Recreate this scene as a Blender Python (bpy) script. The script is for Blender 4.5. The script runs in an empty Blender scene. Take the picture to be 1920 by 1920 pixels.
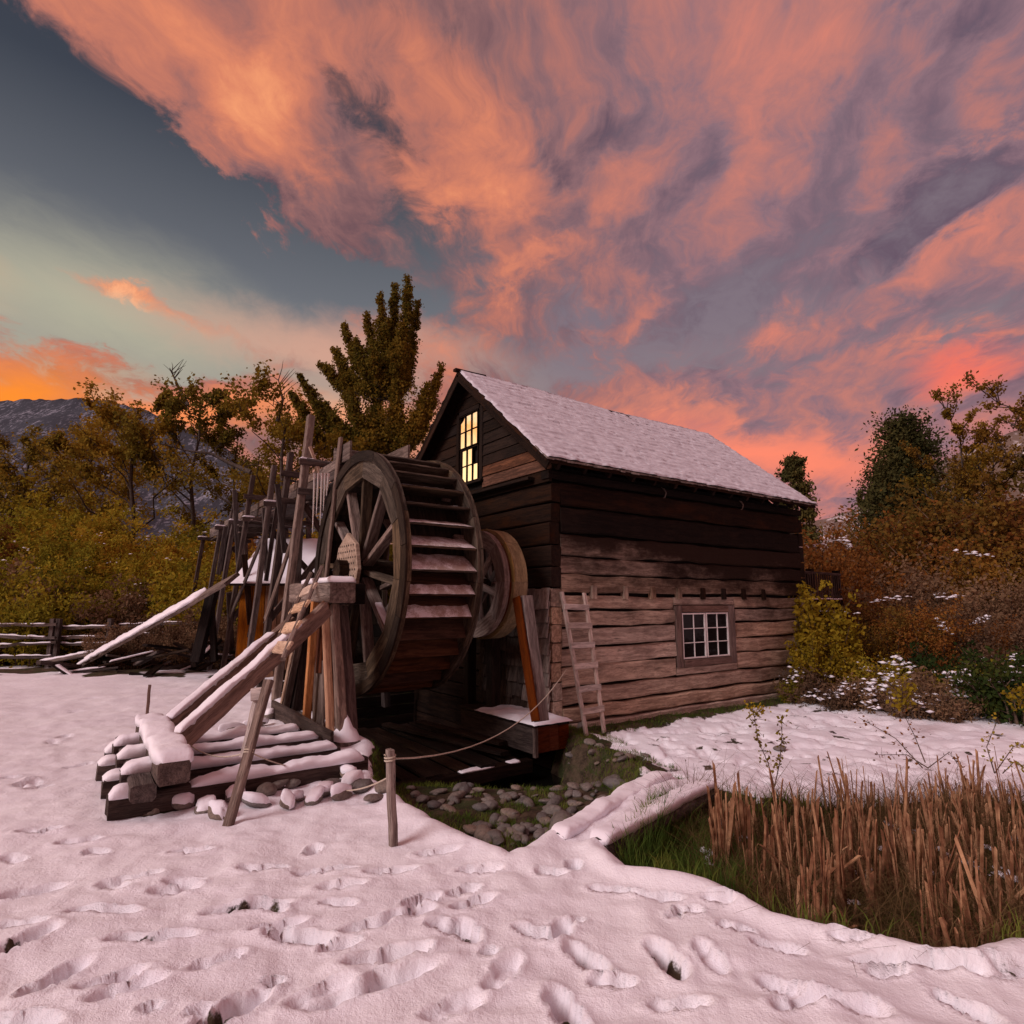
import bpy, math, random
import numpy as np
from math import radians, sin, cos, pi, sqrt, atan, atan2
from mathutils import Vector, Matrix, noise

random.seed(7)
rng = np.random.default_rng(7)
scene = bpy.context.scene
COL = scene.collection

# ------------------------------------------------------------------ camera
FPX = 1130.0                      # focal length in pixels of a 1920 wide frame
PITCH = atan(170 / FPX)
EYE = Vector((0, 0, 1.6))
cam_data = bpy.data.cameras.new("camera")
cam_data.sensor_width = 36.0
cam_data.lens = FPX / 1920 * 36.0
cam_data.clip_start = 0.05
cam_data.clip_end = 20000
cam = bpy.data.objects.new("camera", cam_data)
cam.location = EYE
cam.rotation_euler = (pi / 2 + PITCH, 0, 0)
COL.objects.link(cam)
scene.camera = cam

scene.view_settings.view_transform = 'Standard'
scene.view_settings.look = 'None'
scene.view_settings.gamma = 1.0
scene.view_settings.use_curve_mapping = False
scene.view_settings.exposure = 0.12

# site measurements: directions of sight used to survey the place
FWD = np.array([0, cos(PITCH), sin(PITCH)])
UPC = np.array([0, -sin(PITCH), cos(PITCH)])
EY = np.array([0, 0, 1.6])
def ray(x, y):
    return FWD + np.array([1., 0, 0]) * (x - 960) / FPX - UPC * (y - 960) / FPX
def onz(x, y, z):
    d = ray(x, y); return EY + d * (z - 1.6) / d[2]
def aty(x, y, Y):
    d = ray(x, y); return EY + d * Y / d[1]
_d = ray(2560, 1130); AZ = atan2(_d[0], _d[1])
U = np.array([sin(AZ), cos(AZ), 0]); V = np.array([-cos(AZ), sin(AZ), 0])
O = onz(1036, 1375, -0.25)
O0 = np.array([O[0], O[1], 0])
def W(u, v, z=0):
    return Vector(O0 + U * u + V * v + np.array([0, 0, z]))
def uvz(P):
    q = np.array(P) - O0; return float(q @ U), float(q @ V), float(P[2])
def onu(x, y, u):
    d = ray(x, y); t = (u + (O0 - EY) @ U) / (d @ U); return uvz(EY + d * t)
def onv(x, y, v):
    d = ray(x, y); t = (v + (O0 - EY) @ V) / (d @ V); return uvz(EY + d * t)
HROT = atan2(U[1], U[0])          # heading of the long wall

# ------------------------------------------------------------------ sky
def srgb(r, g, b):
    f = lambda c: c / 12.92 if c <= 0.04045 else ((c + 0.055) / 1.055) ** 2.4
    return (f(r / 255), f(g / 255), f(b / 255), 1)

class NG:
    def __init__(s, tree): s.t = tree; s.n = tree.nodes; s.l = tree.links
    def new(s, t, **k):
        n = s.n.new(t)
        for a, b in k.items(): setattr(n, a, b)
        return n
    def put(s, sock, v):
        if hasattr(v, 'links'): s.l.new(v, sock)
        elif v is not None: sock.default_value = v
    def math(s, op, a, b=None, c=None, clamp=False):
        n = s.new('ShaderNodeMath', operation=op, use_clamp=clamp)
        s.put(n.inputs[0], a)
        if b is not None: s.put(n.inputs[1], b)
        if c is not None: s.put(n.inputs[2], c)
        return n.outputs[0]
    def vmath(s, op, a, b=None, out=0):
        n = s.new('ShaderNodeVectorMath', operation=op)
        s.put(n.inputs[0], a)
        if b is not None:
            s.put(n.inputs[3 if op == 'SCALE' else 1], b)
        return n.outputs[out]
    def noise(s, vec, scale, detail=4, rough=.55, dist=0.0, out='Fac', dim='3D'):
        n = s.new('ShaderNodeTexNoise', noise_dimensions=dim)
        s.put(n.inputs['Vector'], vec); n.inputs['Scale'].default_value = scale
        n.inputs['Detail'].default_value = detail; n.inputs['Roughness'].default_value = rough
        n.inputs['Distortion'].default_value = dist
        return n.outputs[out]
    def mapping(s, vec, loc=(0, 0, 0), rot=(0, 0, 0), sc=(1, 1, 1), vt='POINT'):
        n = s.new('ShaderNodeMapping', vector_type=vt)
        s.put(n.inputs['Vector'], vec); n.inputs['Location'].default_value = loc
        n.inputs['Rotation'].default_value = rot; n.inputs['Scale'].default_value = sc
        return n.outputs[0]
    def mr(s, v, a, b, c=0.0, d=1.0, smooth=True):
        n = s.new('ShaderNodeMapRange', interpolation_type='SMOOTHSTEP' if smooth else 'LINEAR')
        s.put(n.inputs[0], v)
        for i, q in zip((1, 2, 3, 4), (a, b, c, d)): n.inputs[i].default_value = q
        return n.outputs[0]
    def mix(s, f, a, b, mode='MIX'):
        n = s.new('ShaderNodeMix', data_type='RGBA', blend_type=mode)
        s.put(n.inputs[0], f); s.put(n.inputs[6], a); s.put(n.inputs[7], b)
        return n.outputs[2]
    def comb(s, x, y, z):
        n = s.new('ShaderNodeCombineXYZ')
        for i, q in enumerate((x, y, z)): s.put(n.inputs[i], q)
        return n.outputs[0]
    def ramp(s, f, stops):
        n = s.new('ShaderNodeValToRGB'); s.put(n.inputs[0], f)
        e = n.color_ramp.elements
        while len(e) < len(stops): e.new(.5)
        for i, (p, c) in enumerate(stops): e[i].position = p; e[i].color = c
        return n.outputs[0]

def azel(x, y):
    d = ray(x, y); return math.degrees(atan2(d[0], d[1])), math.degrees(atan2(d[2], math.hypot(d[0], d[1])))

def build_world():
    w = bpy.data.worlds.new("World"); scene.world = w; w.use_nodes = True
    t = w.node_tree; t.nodes.clear(); g = NG(t)
    d = g.new('ShaderNodeTexCoord').outputs['Generated']
    sep = g.new('ShaderNodeSeparateXYZ'); g.l.new(d, sep.inputs[0])
    x, y, z = sep.outputs
    az = g.math('MULTIPLY', g.math('ARCTAN2', x, y), 57.2958)
    el = g.math('MULTIPLY', g.math('ARCSINE', z), 57.2958)
    A = g.comb(az, el, 0.0)
    # cloud deck seen in perspective: direction projected on a high plane
    zz = g.math('ADD', g.math('MAXIMUM', z, 0.0), 0.22)
    pl = g.comb(g.math('DIVIDE', x, zz), g.math('DIVIDE', y, zz), 0.0)
    pl = g.mapping(pl, rot=(0, 0, radians(10)))
    st = g.mapping(pl, sc=(1.0, .62, 1))
    wn = g.noise(pl, 1.3, 4, .6, out='Color')
    woff = g.vmath('SUBTRACT', wn, (.5, .5, .5))
    stw = g.vmath('ADD', st, g.vmath('SCALE', woff, .42))
    n1 = g.noise(stw, 2.3, 10, .60)                       # large billows
    n2 = g.noise(g.vmath('ADD', stw, (7.3, 2.1, 0)), 7.0, 8, .66)      # finer wisps
    n3 = g.noise(g.mapping(stw, sc=(3.0, .8, 1)), 3.2, 7, .62)         # combed streaks
    wo = g.vmath('SUBTRACT', g.noise(stw, 3.2, 8, .66, out='Color'), (.5, .5, .5))
    AW = g.vmath('ADD', A, g.vmath('MULTIPLY', wo, (21, 18, 0)))
    AWs = g.vmath('ADD', A, g.vmath('MULTIPLY', wo, (11, 6, 0)))
    def blob(px, py, rx, ry, rot=0, inner=.0, outer=1.0, space=AW, deg=False):
        a, e = (px, py) if deg else azel(px, py)
        if not deg: rx /= 19.7; ry /= 19.7
        v = g.mapping(space, loc=(a, e, 0), rot=(0, 0, radians(rot)), sc=(rx, ry, 1), vt='TEXTURE')
        L = g.vmath('LENGTH', v, out=1)
        return g.mr(L, inner, outer, 1.0, 0.0)
    # clear sky behind the clouds
    clear = g.ramp(g.math('DIVIDE', el, 90.0), [
        (0.0, srgb(226, 160, 128)), (.10, srgb(196, 164, 146)), (.19, srgb(158, 150, 142)),
        (.28, srgb(108, 111, 118)), (.42, srgb(60, 65, 76)), (.62, srgb(38, 41, 50)), (1.0, srgb(52, 50, 62))])
    clear = g.mix(g.math('MULTIPLY', blob(150, 560, 520, 150, -4, 0, 1, AWs), .9), clear, srgb(176, 172, 150))
    clear = g.mix(g.math('MULTIPLY', blob(650, 660, 520, 80, -4, 0, 1, AWs), .8), clear, srgb(214, 160, 138))
    clear = g.mix(g.math('MULTIPLY', g.mr(az, -10, 8), .75), clear, srgb(130, 112, 124))
    # light and dark in the cloud, painted by its own billows
    tone = g.math('ADD', g.math('ADD', g.math('MULTIPLY', n1, .42), g.math('MULTIPLY', n2, .38)), g.math('MULTIPLY', n3, .20))
    bright = [(230, 535, 240, 60, -4, .55), (300, 60, 420, 110, -8, .22), (700, 110, 330, 110, -10, .12), (880, 250, 300, 110, -26, .34), (470, 190, 100, 90, 0, .25), (520, 310, 170, 60, -20, .28),
              (1450, 170, 150, 260, -35, .16), (1240, 100, 90, 200, -20, .10), (1560, 530, 360, 50, 12, .20), (1800, 420, 240, 50, 28, .16), (1790, 690, 140, 55, -6, .30), (870, 370, 170, 60, -10, .24),
              (1860, 150, 90, 90, 0, .18), (1350, 800, 420, 55, -14, .34), (980, 510, 130, 36, -6, .22), (1210, 590, 90, 40, 35, .2), (1100, 610, 90, 30, 0, .15), (1680, 140, 90, 200, -30, .14)]
    dark = [(1180, 470, 300, 80, -12, .20), (1700, 410, 260, 60, 28, .26), (1350, 560, 260, 70, 10, .28), (1500, 400, 160, 120, 20, .12),
            (1880, 280, 140, 90, 10, .30), (1160, 230, 110, 70, -10, .22), (1060, 300, 70, 50, 0, .18), (1620, 640, 330, 50, -5, .18), (1700, 40, 200, 50, -20, .20), (620, 40, 140, 50, 20, .10), (900, 90, 60, 90, 0, .10), (1300, 330, 120, 60, 10, .14)]
    tsum = g.mr(tone, .36, .66, -.06, .76, False)
    for b in bright: tsum = g.math('ADD', tsum, g.math('MULTIPLY', blob(*b[:5]), b[5]))
    for b in dark: tsum = g.math('SUBTRACT', tsum, g.math('MULTIPLY', blob(*b[:5]), b[5]))
    warm = g.ramp(tsum, [(0.0, srgb(92, 72, 82)), (.25, srgb(138, 98, 98)), (.48, srgb(184, 114, 98)),
                         (.70, srgb(214, 130, 100)), (.88, srgb(234, 150, 108)), (1.0, srgb(246, 172, 128))])
    pink = g.ramp(tsum, [(0.0, srgb(100, 82, 98)), (.25, srgb(138, 108, 118)), (.48, srgb(180, 118, 112)),
                         (.70, srgb(208, 126, 110)), (.88, srgb(230, 134, 112)), (1.0, srgb(246, 140, 112))])
    cc = g.mix(g.mr(az, -10, 26), warm, pink)
    # where the clouds are
    cover = g.math('ADD', g.math('MULTIPLY', n1, .55), g.math('MULTIPLY', n2, .45))
    clr = [(20, 250, 400, 165, -26, 1.25), (300, 350, 420, 150, -24, 1.0), (60, 450, 520, 190, -4, 1.1), (480, 480, 480, 120, -8, 1.1), (760, 540, 420, 90, -6, .6), (-80, 110, 200, 50, -20, .6), (620, 650, 460, 80, 0, .75), (560, 720, 300, 50, 0, .5), (150, 620, 420, 90, 0, .9),
           (690, 285, 260, 55, -26, .62), (560, 165, 80, 45, -30, .35), (1080, 650, 360, 80, 0, .52), (780, 430, 260, 70, -12, .50), (1380, 590, 420, 120, 6, .42), (1480, 430, 300, 110, 20, .26), (1180, 480, 360, 90, -8, .34), (1850, 290, 160, 90, 10, .45), (1600, 650, 420, 60, -4, .4)]
    m = g.math('ADD', g.mr(cover, .30, .58, .05, .95, False), .40)
    for b in clr: m = g.math('SUBTRACT', m, g.math('MULTIPLY', blob(*b[:5]), b[5] * 1.35))
    m = g.math('ADD', m, g.math('MULTIPLY', blob(470, 240, 150, 170, 0), 1.25))
    m = g.math('ADD', m, g.math('MULTIPLY', blob(570, 345, 280, 70, -14), 1.0))
    m = g.math('ADD', m, g.math('MULTIPLY', blob(230, 535, 220, 40, -4, 0, 1, AWs), 1.5))
    m = g.math('ADD', m, g.math('MULTIPLY', blob(480, 640, 340, 50, 0, 0, 1, AWs), .35))
    m = g.math('ADD', m, g.math('MULTIPLY', g.math('SUBTRACT', n2, .5), 1.3))
    m = g.mr(m, -.04, .98)
    col = g.mix(m, clear, cc)
    # low glow along the horizon
    band = g.mr(el, 17, 4)
    bn = g.noise(g.mapping(AWs, sc=(.05, .20, 1)), 1.6, 6, .62)
    col = g.mix(g.math('MULTIPLY', g.math('MULTIPLY', band, g.mr(bn, .34, .66)), .80), col,
                g.mix(g.mr(az, -14, 14), srgb(244, 170, 130), srgb(240, 136, 116)))
    col = g.mix(g.math('MULTIPLY', blob(1480, 855, 420, 62, -14, 0, 1, AWs), .95), col, srgb(248, 134, 106))
    col = g.mix(g.math('MULTIPLY', blob(1790, 690, 130, 50, -4, 0, 1, AWs), .75), col, srgb(250, 112, 90))
    col = g.mix(g.math('MULTIPLY', blob(700, 790, 300, 80, -4, 0, 1, AWs), .8), col, srgb(252, 172, 126))
    col = g.mix(g.math('MULTIPLY', blob(800, 640, 260, 50, -4, 0, 1, AWs), .35), col, srgb(236, 160, 130))
    col = g.mix(g.math('MULTIPLY', blob(350, 770, 300, 50, 6, 0, 1, AWs), .85), col, srgb(254, 146, 84))
    col = g.mix(blob(-60, 730, 330, 95, 14, 0, .8, AWs), col, srgb(254, 142, 40))
    # after-glow round the place where the sun went down, left of the picture
    gn = g.mr(n2, .4, .62)
    col = g.mix(blob(-68, 21, 28, 12, 0, .2, 1, AWs, True), col, g.mix(gn, (1.3, .50, .14, 1), (1.2, .80, .48, 1)))
    col = g.mix(blob(-66, 8, 30, 11, 0, .2, 1, AWs, True), col, (1.6, 1.10, .55, 1))
    col = g.mix(g.mr(el, 0, -3), col, srgb(60, 48, 46))
    bg = g.new('ShaderNodeBackground'); g.l.new(col, bg.inputs[0]); bg.inputs[1].default_value = 1.0
    o = g.new('ShaderNodeOutputWorld'); g.l.new(bg.outputs[0], o.inputs[0])
    w.cycles.sampling_method = 'MANUAL'; w.cycles.sample_map_resolution = 512
build_world()

# the soft last light of the day, high and behind the left shoulder
sd = bpy.data.lights.new("dusk_light", 'SUN')
sd.energy = 2.25; sd.angle = radians(26); sd.color = (1.0, .86, .88)
so = bpy.data.objects.new("dusk_light", sd)
_saz, _sel = radians(-128), radians(33)
_sdir = Vector((sin(_saz) * cos(_sel), cos(_saz) * cos(_sel), sin(_sel)))
so.rotation_euler = _sdir.to_track_quat('Z', 'Y').to_euler()
so.location = (0, 0, 30)
COL.objects.link(so)
scene.cycles.max_bounces = 5
scene.cycles.diffuse_bounces = 3
scene.cycles.glossy_bounces = 3
scene.cycles.transmission_bounces = 2
scene.cycles.transparent_max_bounces = 6

# ------------------------------------------------------------------ helpers
def link(o, parent=None):
    COL.objects.link(o)
    if parent is not None: o.parent = parent
    return o
def thing(name, label, cat, loc=(0, 0, 0), group=None):
    o = bpy.data.objects.new(name, None); o.location = loc
    o.empty_display_size = .1
    o['label'] = label; o['category'] = cat
    if group: o['group'] = group
    return link(o)
def tag(o, label, cat, group=None):
    o['label'] = label; o['category'] = cat
    if group: o['group'] = group
    return o
def struct(o): o['kind'] = 'structure'; return o
def stuff(o): o['kind'] = 'stuff'; return o
def wloc(o):
    v = Vector(o.location)
    while o.parent is not None: o = o.parent; v += Vector(o.location)
    return v
def place(o, M, parent):
    """give a part its world matrix M under parents that only carry a location"""
    if parent is not None:
        p = WM[parent.name]
        o.parent = parent
        L = p.inverted() @ M
    else: L = M
    o.matrix_local = L if parent is not None else L
    if parent is None: o.matrix_world = M
    WM[o.name] = M
WM = {}
def regthing(o): WM[o.name] = Matrix.Translation(o.location); return o
_thing = thing
def thing(*a, **k): return regthing(_thing(*a, **k))
def mesh(name, vs, fs, mat=None, smooth=False):
    m = bpy.data.meshes.new(name); m.from_pydata([tuple(v) for v in vs], [], fs); m.update()
    if mat: m.materials.append(mat)
    if smooth: m.polygons.foreach_set('use_smooth', [True] * len(m.polygons))
    return m
def npmesh(name, vs, fs, mat=None, smooth=False):
    vs = np.asarray(vs, dtype=np.float32); fs = np.asarray(fs, dtype=np.int32)
    k = fs.shape[1]
    m = bpy.data.meshes.new(name)
    m.vertices.add(len(vs)); m.vertices.foreach_set('co', vs.ravel())
    m.loops.add(fs.size); m.loops.foreach_set('vertex_index', fs.ravel())
    m.polygons.add(len(fs)); m.polygons.foreach_set('loop_start', np.arange(0, fs.size, k, dtype=np.int32))
    m.polygons.foreach_set('loop_total', np.full(len(fs), k, dtype=np.int32))
    if smooth: m.polygons.foreach_set('use_smooth', np.ones(len(fs), dtype=bool))
    m.update(calc_edges=True)
    if mat: m.materials.append(mat)
    return m
def obj(name, m, parent=None, M=None):
    o = bpy.data.objects.new(name, m); COL.objects.link(o)
    place(o, M if M is not None else Matrix.Identity(4), parent)
    return o
def frame(p0, p1, up=(0, 0, 1)):
    p0 = Vector(p0); p1 = Vector(p1); x = (p1 - p0); L = x.length; x.normalize()
    up = Vector(up)
    y = up.cross(x)
    if y.length < 1e-4: y = Vector((0, 1, 0)).cross(x)
    y.normalize(); z = x.cross(y)
    M = Matrix((x, y, z)).transposed().to_4x4(); M.translation = (p0 + p1) / 2
    return M, L
def beam_mesh(L, w, h, mat, seg=3, jit=.004, cham=.008, taper=1.0, r=random):
    vs = []; fs = []
    hw, hh = w / 2, h / 2; c = min(cham, w * .3, h * .3)
    prof = [(-hw + c, -hh), (hw - c, -hh), (hw, -hh + c), (hw, hh - c), (hw - c, hh), (-hw + c, hh), (-hw, hh - c), (-hw, -hh + c)]
    for i in range(seg + 1):
        x = -L / 2 + L * i / seg; s = 1 + (taper - 1) * i / seg
        dy, dz = r.uniform(-jit, jit), r.uniform(-jit, jit)
        for (a, b) in prof:
            vs.append((x + (r.uniform(-jit, jit) if i in (0, seg) else 0), a * s + dy + r.uniform(-jit, jit) * .5, b * s + dz + r.uniform(-jit, jit) * .5))
    for i in range(seg):
        for k in range(8):
            a = i * 8 + k; b = i * 8 + (k + 1) % 8
            fs.append((a, a + 8, b + 8, b))
    fs.append(tuple(range(8))); fs.append(tuple(seg * 8 + k for k in reversed(range(8))))
    return mesh('beam', vs, fs, mat)
def beam(name, p0, p1, w, h, mat, parent=None, up=(0, 0, 1), **k):
    M, L = frame(p0, p1, up)
    return obj(name, beam_mesh(L, w, h, mat, **k), parent, M)
def tube(name, pts, r0, r1, mat, parent=None, n=6, jit=0.0):
    vs, fs = tube_geo(pts, r0, r1, n, jit)
    return obj(name, mesh(name, vs, fs, mat, True), parent)
def tube_geo(pts, r0, r1, n=6, jit=0.0, base=0):
    pts = [Vector(p) for p in pts]; vs = []; fs = []
    N = len(pts)
    for i, p in enumerate(pts):
        d = (pts[min(i + 1, N - 1)] - pts[max(i - 1, 0)]).normalized()
        a = d.cross(Vector((.3, .9, .2))).normalized(); b = d.cross(a)
        r = r0 + (r1 - r0) * i / (N - 1)
        for k in range(n):
            th = 2 * pi * k / n; q = r * (1 + random.uniform(-jit, jit))
            vs.append(tuple(p + a * cos(th) * q + b * sin(th) * q))
    for i in range(N - 1):
        for k in range(n):
            a0 = base + i * n + k; b0 = base + i * n + (k + 1) % n
            fs.append((a0, b0, b0 + n, a0 + n))
    fs.append(tuple(base + k for k in range(n))); fs.append(tuple(base + (N - 1) * n + k for k in reversed(range(n))))
    return vs, fs

# ------------------------------------------------------------------ materials
def mat(name):
    m = bpy.data.materials.new(name); m.use_nodes = True
    t = m.node_tree; t.nodes.clear(); g = NG(t)
    b = g.new('ShaderNodeBsdfPrincipled'); o = g.new('ShaderNodeOutputMaterial')
    g.l.new(b.outputs[0], o.inputs[0])
    b.inputs['Roughness'].default_value = .8
    b.inputs['Specular IOR Level'].default_value = .12
    return m, g, b
def bump(g, b, h, strength=.4, dist=.01):
    n = g.new('ShaderNodeBump'); n.inputs['Strength'].default_value = strength; n.inputs['Distance'].default_value = dist
    g.l.new(h, n.inputs['Height']); g.l.new(n.outputs[0], b.inputs['Normal'])
def wood(name, ca, cb, cd=None, rough=.85, stain=.55, knots=.5, grain=1.0, zfade=None, warm=None, rvar=.35):
    """weathered wood, grain along the object's X axis; ca/cb light and dark fibre, cd stain"""
    m, g, b = mat(name)
    tc = g.new('ShaderNodeTexCoord').outputs['Object']
    oi = g.new('ShaderNodeObjectInfo').outputs['Random']
    off = g.vmath('ADD', tc, g.comb(g.math('MULTIPLY', oi, 37.0), g.math('MULTIPLY', oi, 11.0), g.math('MULTIPLY', oi, 23.0)))
    gv = g.mapping(off, sc=(1.3, 22 * grain, 22 * grain))
    warp = g.vmath('ADD', gv, g.vmath('SCALE', g.vmath('SUBTRACT', g.noise(off, 2.2, 3, .5, out='Color'), (.5, .5, .5)), 2.2))
    gr = g.noise(warp, 1.0, 7, .68)
    fine = g.noise(g.mapping(off, sc=(6, 110 * grain, 110 * grain)), 1.0, 3, .6)
    big = g.noise(g.mapping(off, sc=(.8, 2.4, 2.4)), 1.3, 5, .62)
    col = g.mix(g.mr(gr, .36, .66), cb, ca)
    cd = cd or tuple(c * .35 for c in cb[:3]) + (1,)
    col = g.mix(g.math('MULTIPLY', g.mr(big, .50, .72), stain), col, cd)
    col = g.mix(g.math('MULTIPLY', g.mr(fine, .56, .68), .75), col, tuple(c * .3 for c in cb[:3]) + (1,))
    if knots:
        vo = g.new('ShaderNodeTexVoronoi'); vo.inputs['Scale'].default_value = 1.0
        g.l.new(g.mapping(off, sc=(1.6, 5, 5)), vo.inputs['Vector'])
        kn = g.mr(vo.outputs['Distance'], .05, .16, 1, 0)
        col = g.mix(g.math('MULTIPLY', kn, knots), col, tuple(c * .4 for c in cb[:3]) + (1,))
    if warm:
        col = g.mix(g.math('MULTIPLY', g.mr(g.noise(g.mapping(off, sc=(.5, 2, 2)), 1.7, 4, .6), .46, .64), .8), col, warm)
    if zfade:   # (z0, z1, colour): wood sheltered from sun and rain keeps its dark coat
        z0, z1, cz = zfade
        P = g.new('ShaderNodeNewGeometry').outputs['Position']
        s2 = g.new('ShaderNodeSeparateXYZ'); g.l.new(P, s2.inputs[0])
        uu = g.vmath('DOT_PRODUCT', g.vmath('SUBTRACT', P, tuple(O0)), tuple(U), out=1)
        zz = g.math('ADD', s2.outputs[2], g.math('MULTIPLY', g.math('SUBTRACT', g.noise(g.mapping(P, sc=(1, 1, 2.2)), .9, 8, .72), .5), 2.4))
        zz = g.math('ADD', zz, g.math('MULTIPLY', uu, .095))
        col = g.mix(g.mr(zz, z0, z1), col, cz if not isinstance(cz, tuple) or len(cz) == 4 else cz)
    hv = g.new('ShaderNodeHueSaturation')
    g.put(hv.inputs['Value'], g.math('ADD', g.math('MULTIPLY', oi, rvar * 2), 1 - rvar))
    g.put(hv.inputs['Saturation'], g.math('ADD', g.math('MULTIPLY', g.math('FRACT', g.math('MULTIPLY', oi, 7.3)), .5), .75))
    g.l.new(col, hv.inputs['Color']); g.l.new(hv.outputs[0], b.inputs['Base Color'])
    b.inputs['Roughness'].default_value = rough
    bump(g, b, g.math('ADD', gr, g.math('MULTIPLY', fine, .6)), .9, .022)
    return m
L = lambda r, g, b: (r, g, b, 1)
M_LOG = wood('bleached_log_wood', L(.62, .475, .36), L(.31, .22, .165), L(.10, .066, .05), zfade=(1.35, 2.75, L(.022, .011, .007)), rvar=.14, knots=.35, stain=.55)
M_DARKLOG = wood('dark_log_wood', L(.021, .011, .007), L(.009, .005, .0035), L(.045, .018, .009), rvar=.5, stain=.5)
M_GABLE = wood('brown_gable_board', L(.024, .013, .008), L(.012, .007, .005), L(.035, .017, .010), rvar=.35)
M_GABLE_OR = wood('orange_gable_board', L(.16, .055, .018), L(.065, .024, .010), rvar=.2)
M_GREY = wood('grey_weathered_wood', L(.28, .215, .18), L(.115, .083, .070), rvar=.3)
M_GREYD = wood('dark_grey_wood', L(.13, .098, .085), L(.055, .040, .036), rvar=.35)
M_TAN = wood('pale_tan_wood', L(.66, .48, .34), L(.42, .28, .19), rvar=.2)
M_ORANGE = wood('fresh_orange_wood', L(.62, .30, .135), L(.40, .165, .06), rvar=.2, stain=.25)
M_RED = wood('wet_red_brown_wood', L(.17, .05, .02), L(.10, .030, .014), rvar=.25)
M_WHEEL = wood('wheel_wood', L(.125, .092, .064), L(.042, .030, .021), L(.018, .012, .009), rvar=.3, stain=.8)
M_WHEELDK = wood('wheel_dark_wood', L(.045, .031, .022), L(.018, .012, .009), rvar=.3)
M_PADDLE = wood('wet_paddle_wood', L(.11, .055, .032), L(.045, .022, .014), L(.02, .012, .009), rvar=.25, stain=.7)
M_SHAKE = wood('grey_shake', L(.40, .34, .30), L(.20, .165, .145), rvar=.3, grain=.7)
M_GOLD = wood('varnished_gold_wood', L(.36, .25, .10), L(.20, .13, .052), rvar=.1, knots=0, stain=.2, rough=.6)
M_PULLEY = wood('grey_pulley_wood', L(.30, .235, .205), L(.14, .10, .085), rvar=.15)
M_DECK = wood('black_wet_shaded_board', L(.030, .018, .013), L(.011, .007, .006), rvar=.5, rough=.45)

def m_snow():
    m, g, b = mat('snow')
    P = g.new('ShaderNodeNewGeometry').outputs['Position']
    n = g.noise(P, 9, 6, .6); n2 = g.noise(P, 160, 3, .6)
    b.inputs['Base Color'].default_value = L(.86, .85, .88)
    g.l.new(g.mix(g.mr(g.noise(P, 1.3, 4, .5), .35, .7), L(.86, .85, .89), L(.80, .78, .84)), b.inputs['Base Color'])
    b.inputs['Roughness'].default_value = .7
    bump(g, b, g.math('ADD', n, g.math('MULTIPLY', n2, .12)), .5, .02)
    return m
M_SNOW = m_snow()
def m_thin_shaded():
    m, g, b = mat('thin_shaded_snow')  # thin snow over shakes, greyed further to paint the slope's shade
    P = g.new('ShaderNodeNewGeometry').outputs['Position']
    q = g.comb(g.vmath('DOT_PRODUCT', P, tuple(U * 1.0), out=1), g.math('MULTIPLY', g.vmath('DOT_PRODUCT', P, tuple(V), out=1), 5.0), 0.0)
    n = g.noise(q, 2.6, 6, .65); n2 = g.noise(P, 60, 3, .6)
    c = g.mix(g.mr(n, .34, .70), L(.66, .645, .69), L(.47, .44, .475))
    g.l.new(c, b.inputs['Base Color']); bump(g, b, g.math('ADD', n, g.math('MULTIPLY', n2, .2)), .4, .015); return m
M_THIN_SHADED = m_thin_shaded()

def m_frost():
    m, g, b = mat('frost_on_wood')
    P = g.new('ShaderNodeNewGeometry').outputs['Position']
    n = g.noise(P, 5, 5, .65); n2 = g.noise(P, 60, 3, .6)
    f = g.mr(g.math('ADD', g.math('MULTIPLY', n, .75), g.math('MULTIPLY', n2, .3)), .42, .62)
    g.l.new(g.mix(f, L(.72, .68, .69), L(.36, .27, .23)), b.inputs['Base Color'])
    bump(g, b, n2, .4, .01); return m
M_FROST = m_frost()
def plain(name, c, rough=.8, var=.25, scale=8, metal=0.0, bs=.3, spec=.25):
    m, g, b = mat(name)
    tc = g.new('ShaderNodeTexCoord').outputs['Object']
    n = g.noise(tc, scale, 6, .6)
    g.l.new(g.mix(g.mr(n, .3, .7), tuple(x * (1 - var) for x in c) + (1,), tuple(min(1, x * (1 + var)) for x in c) + (1,)), b.inputs['Base Color'])
    b.inputs['Roughness'].default_value = rough; b.inputs['Metallic'].default_value = metal
    b.inputs['Specular IOR Level'].default_value = spec
    if bs: bump(g, b, n, bs, .01)
    return m
M_WHITE = plain('white_window_paint', (.74, .72, .70), .5, .08)
M_FRAME = wood('window_frame_wood', L(.26, .18, .15), L(.14, .095, .08), rvar=.15)
M_IRON = plain('dark_iron', (.04, .032, .03), .5, .3, 20, .6)
M_ROPE = plain('pale_rope', (.50, .43, .34), .9, .2, 60)
M_SHAKESHADE = wood('shaded_shake', L(.11, .085, .07), L(.05, .038, .032), rvar=.3, grain=.7)  # shakes behind the wheel: its shade is put into their colour
M_BLACK = plain('dark_interior', (.010, .008, .007), .9, .2)
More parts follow.
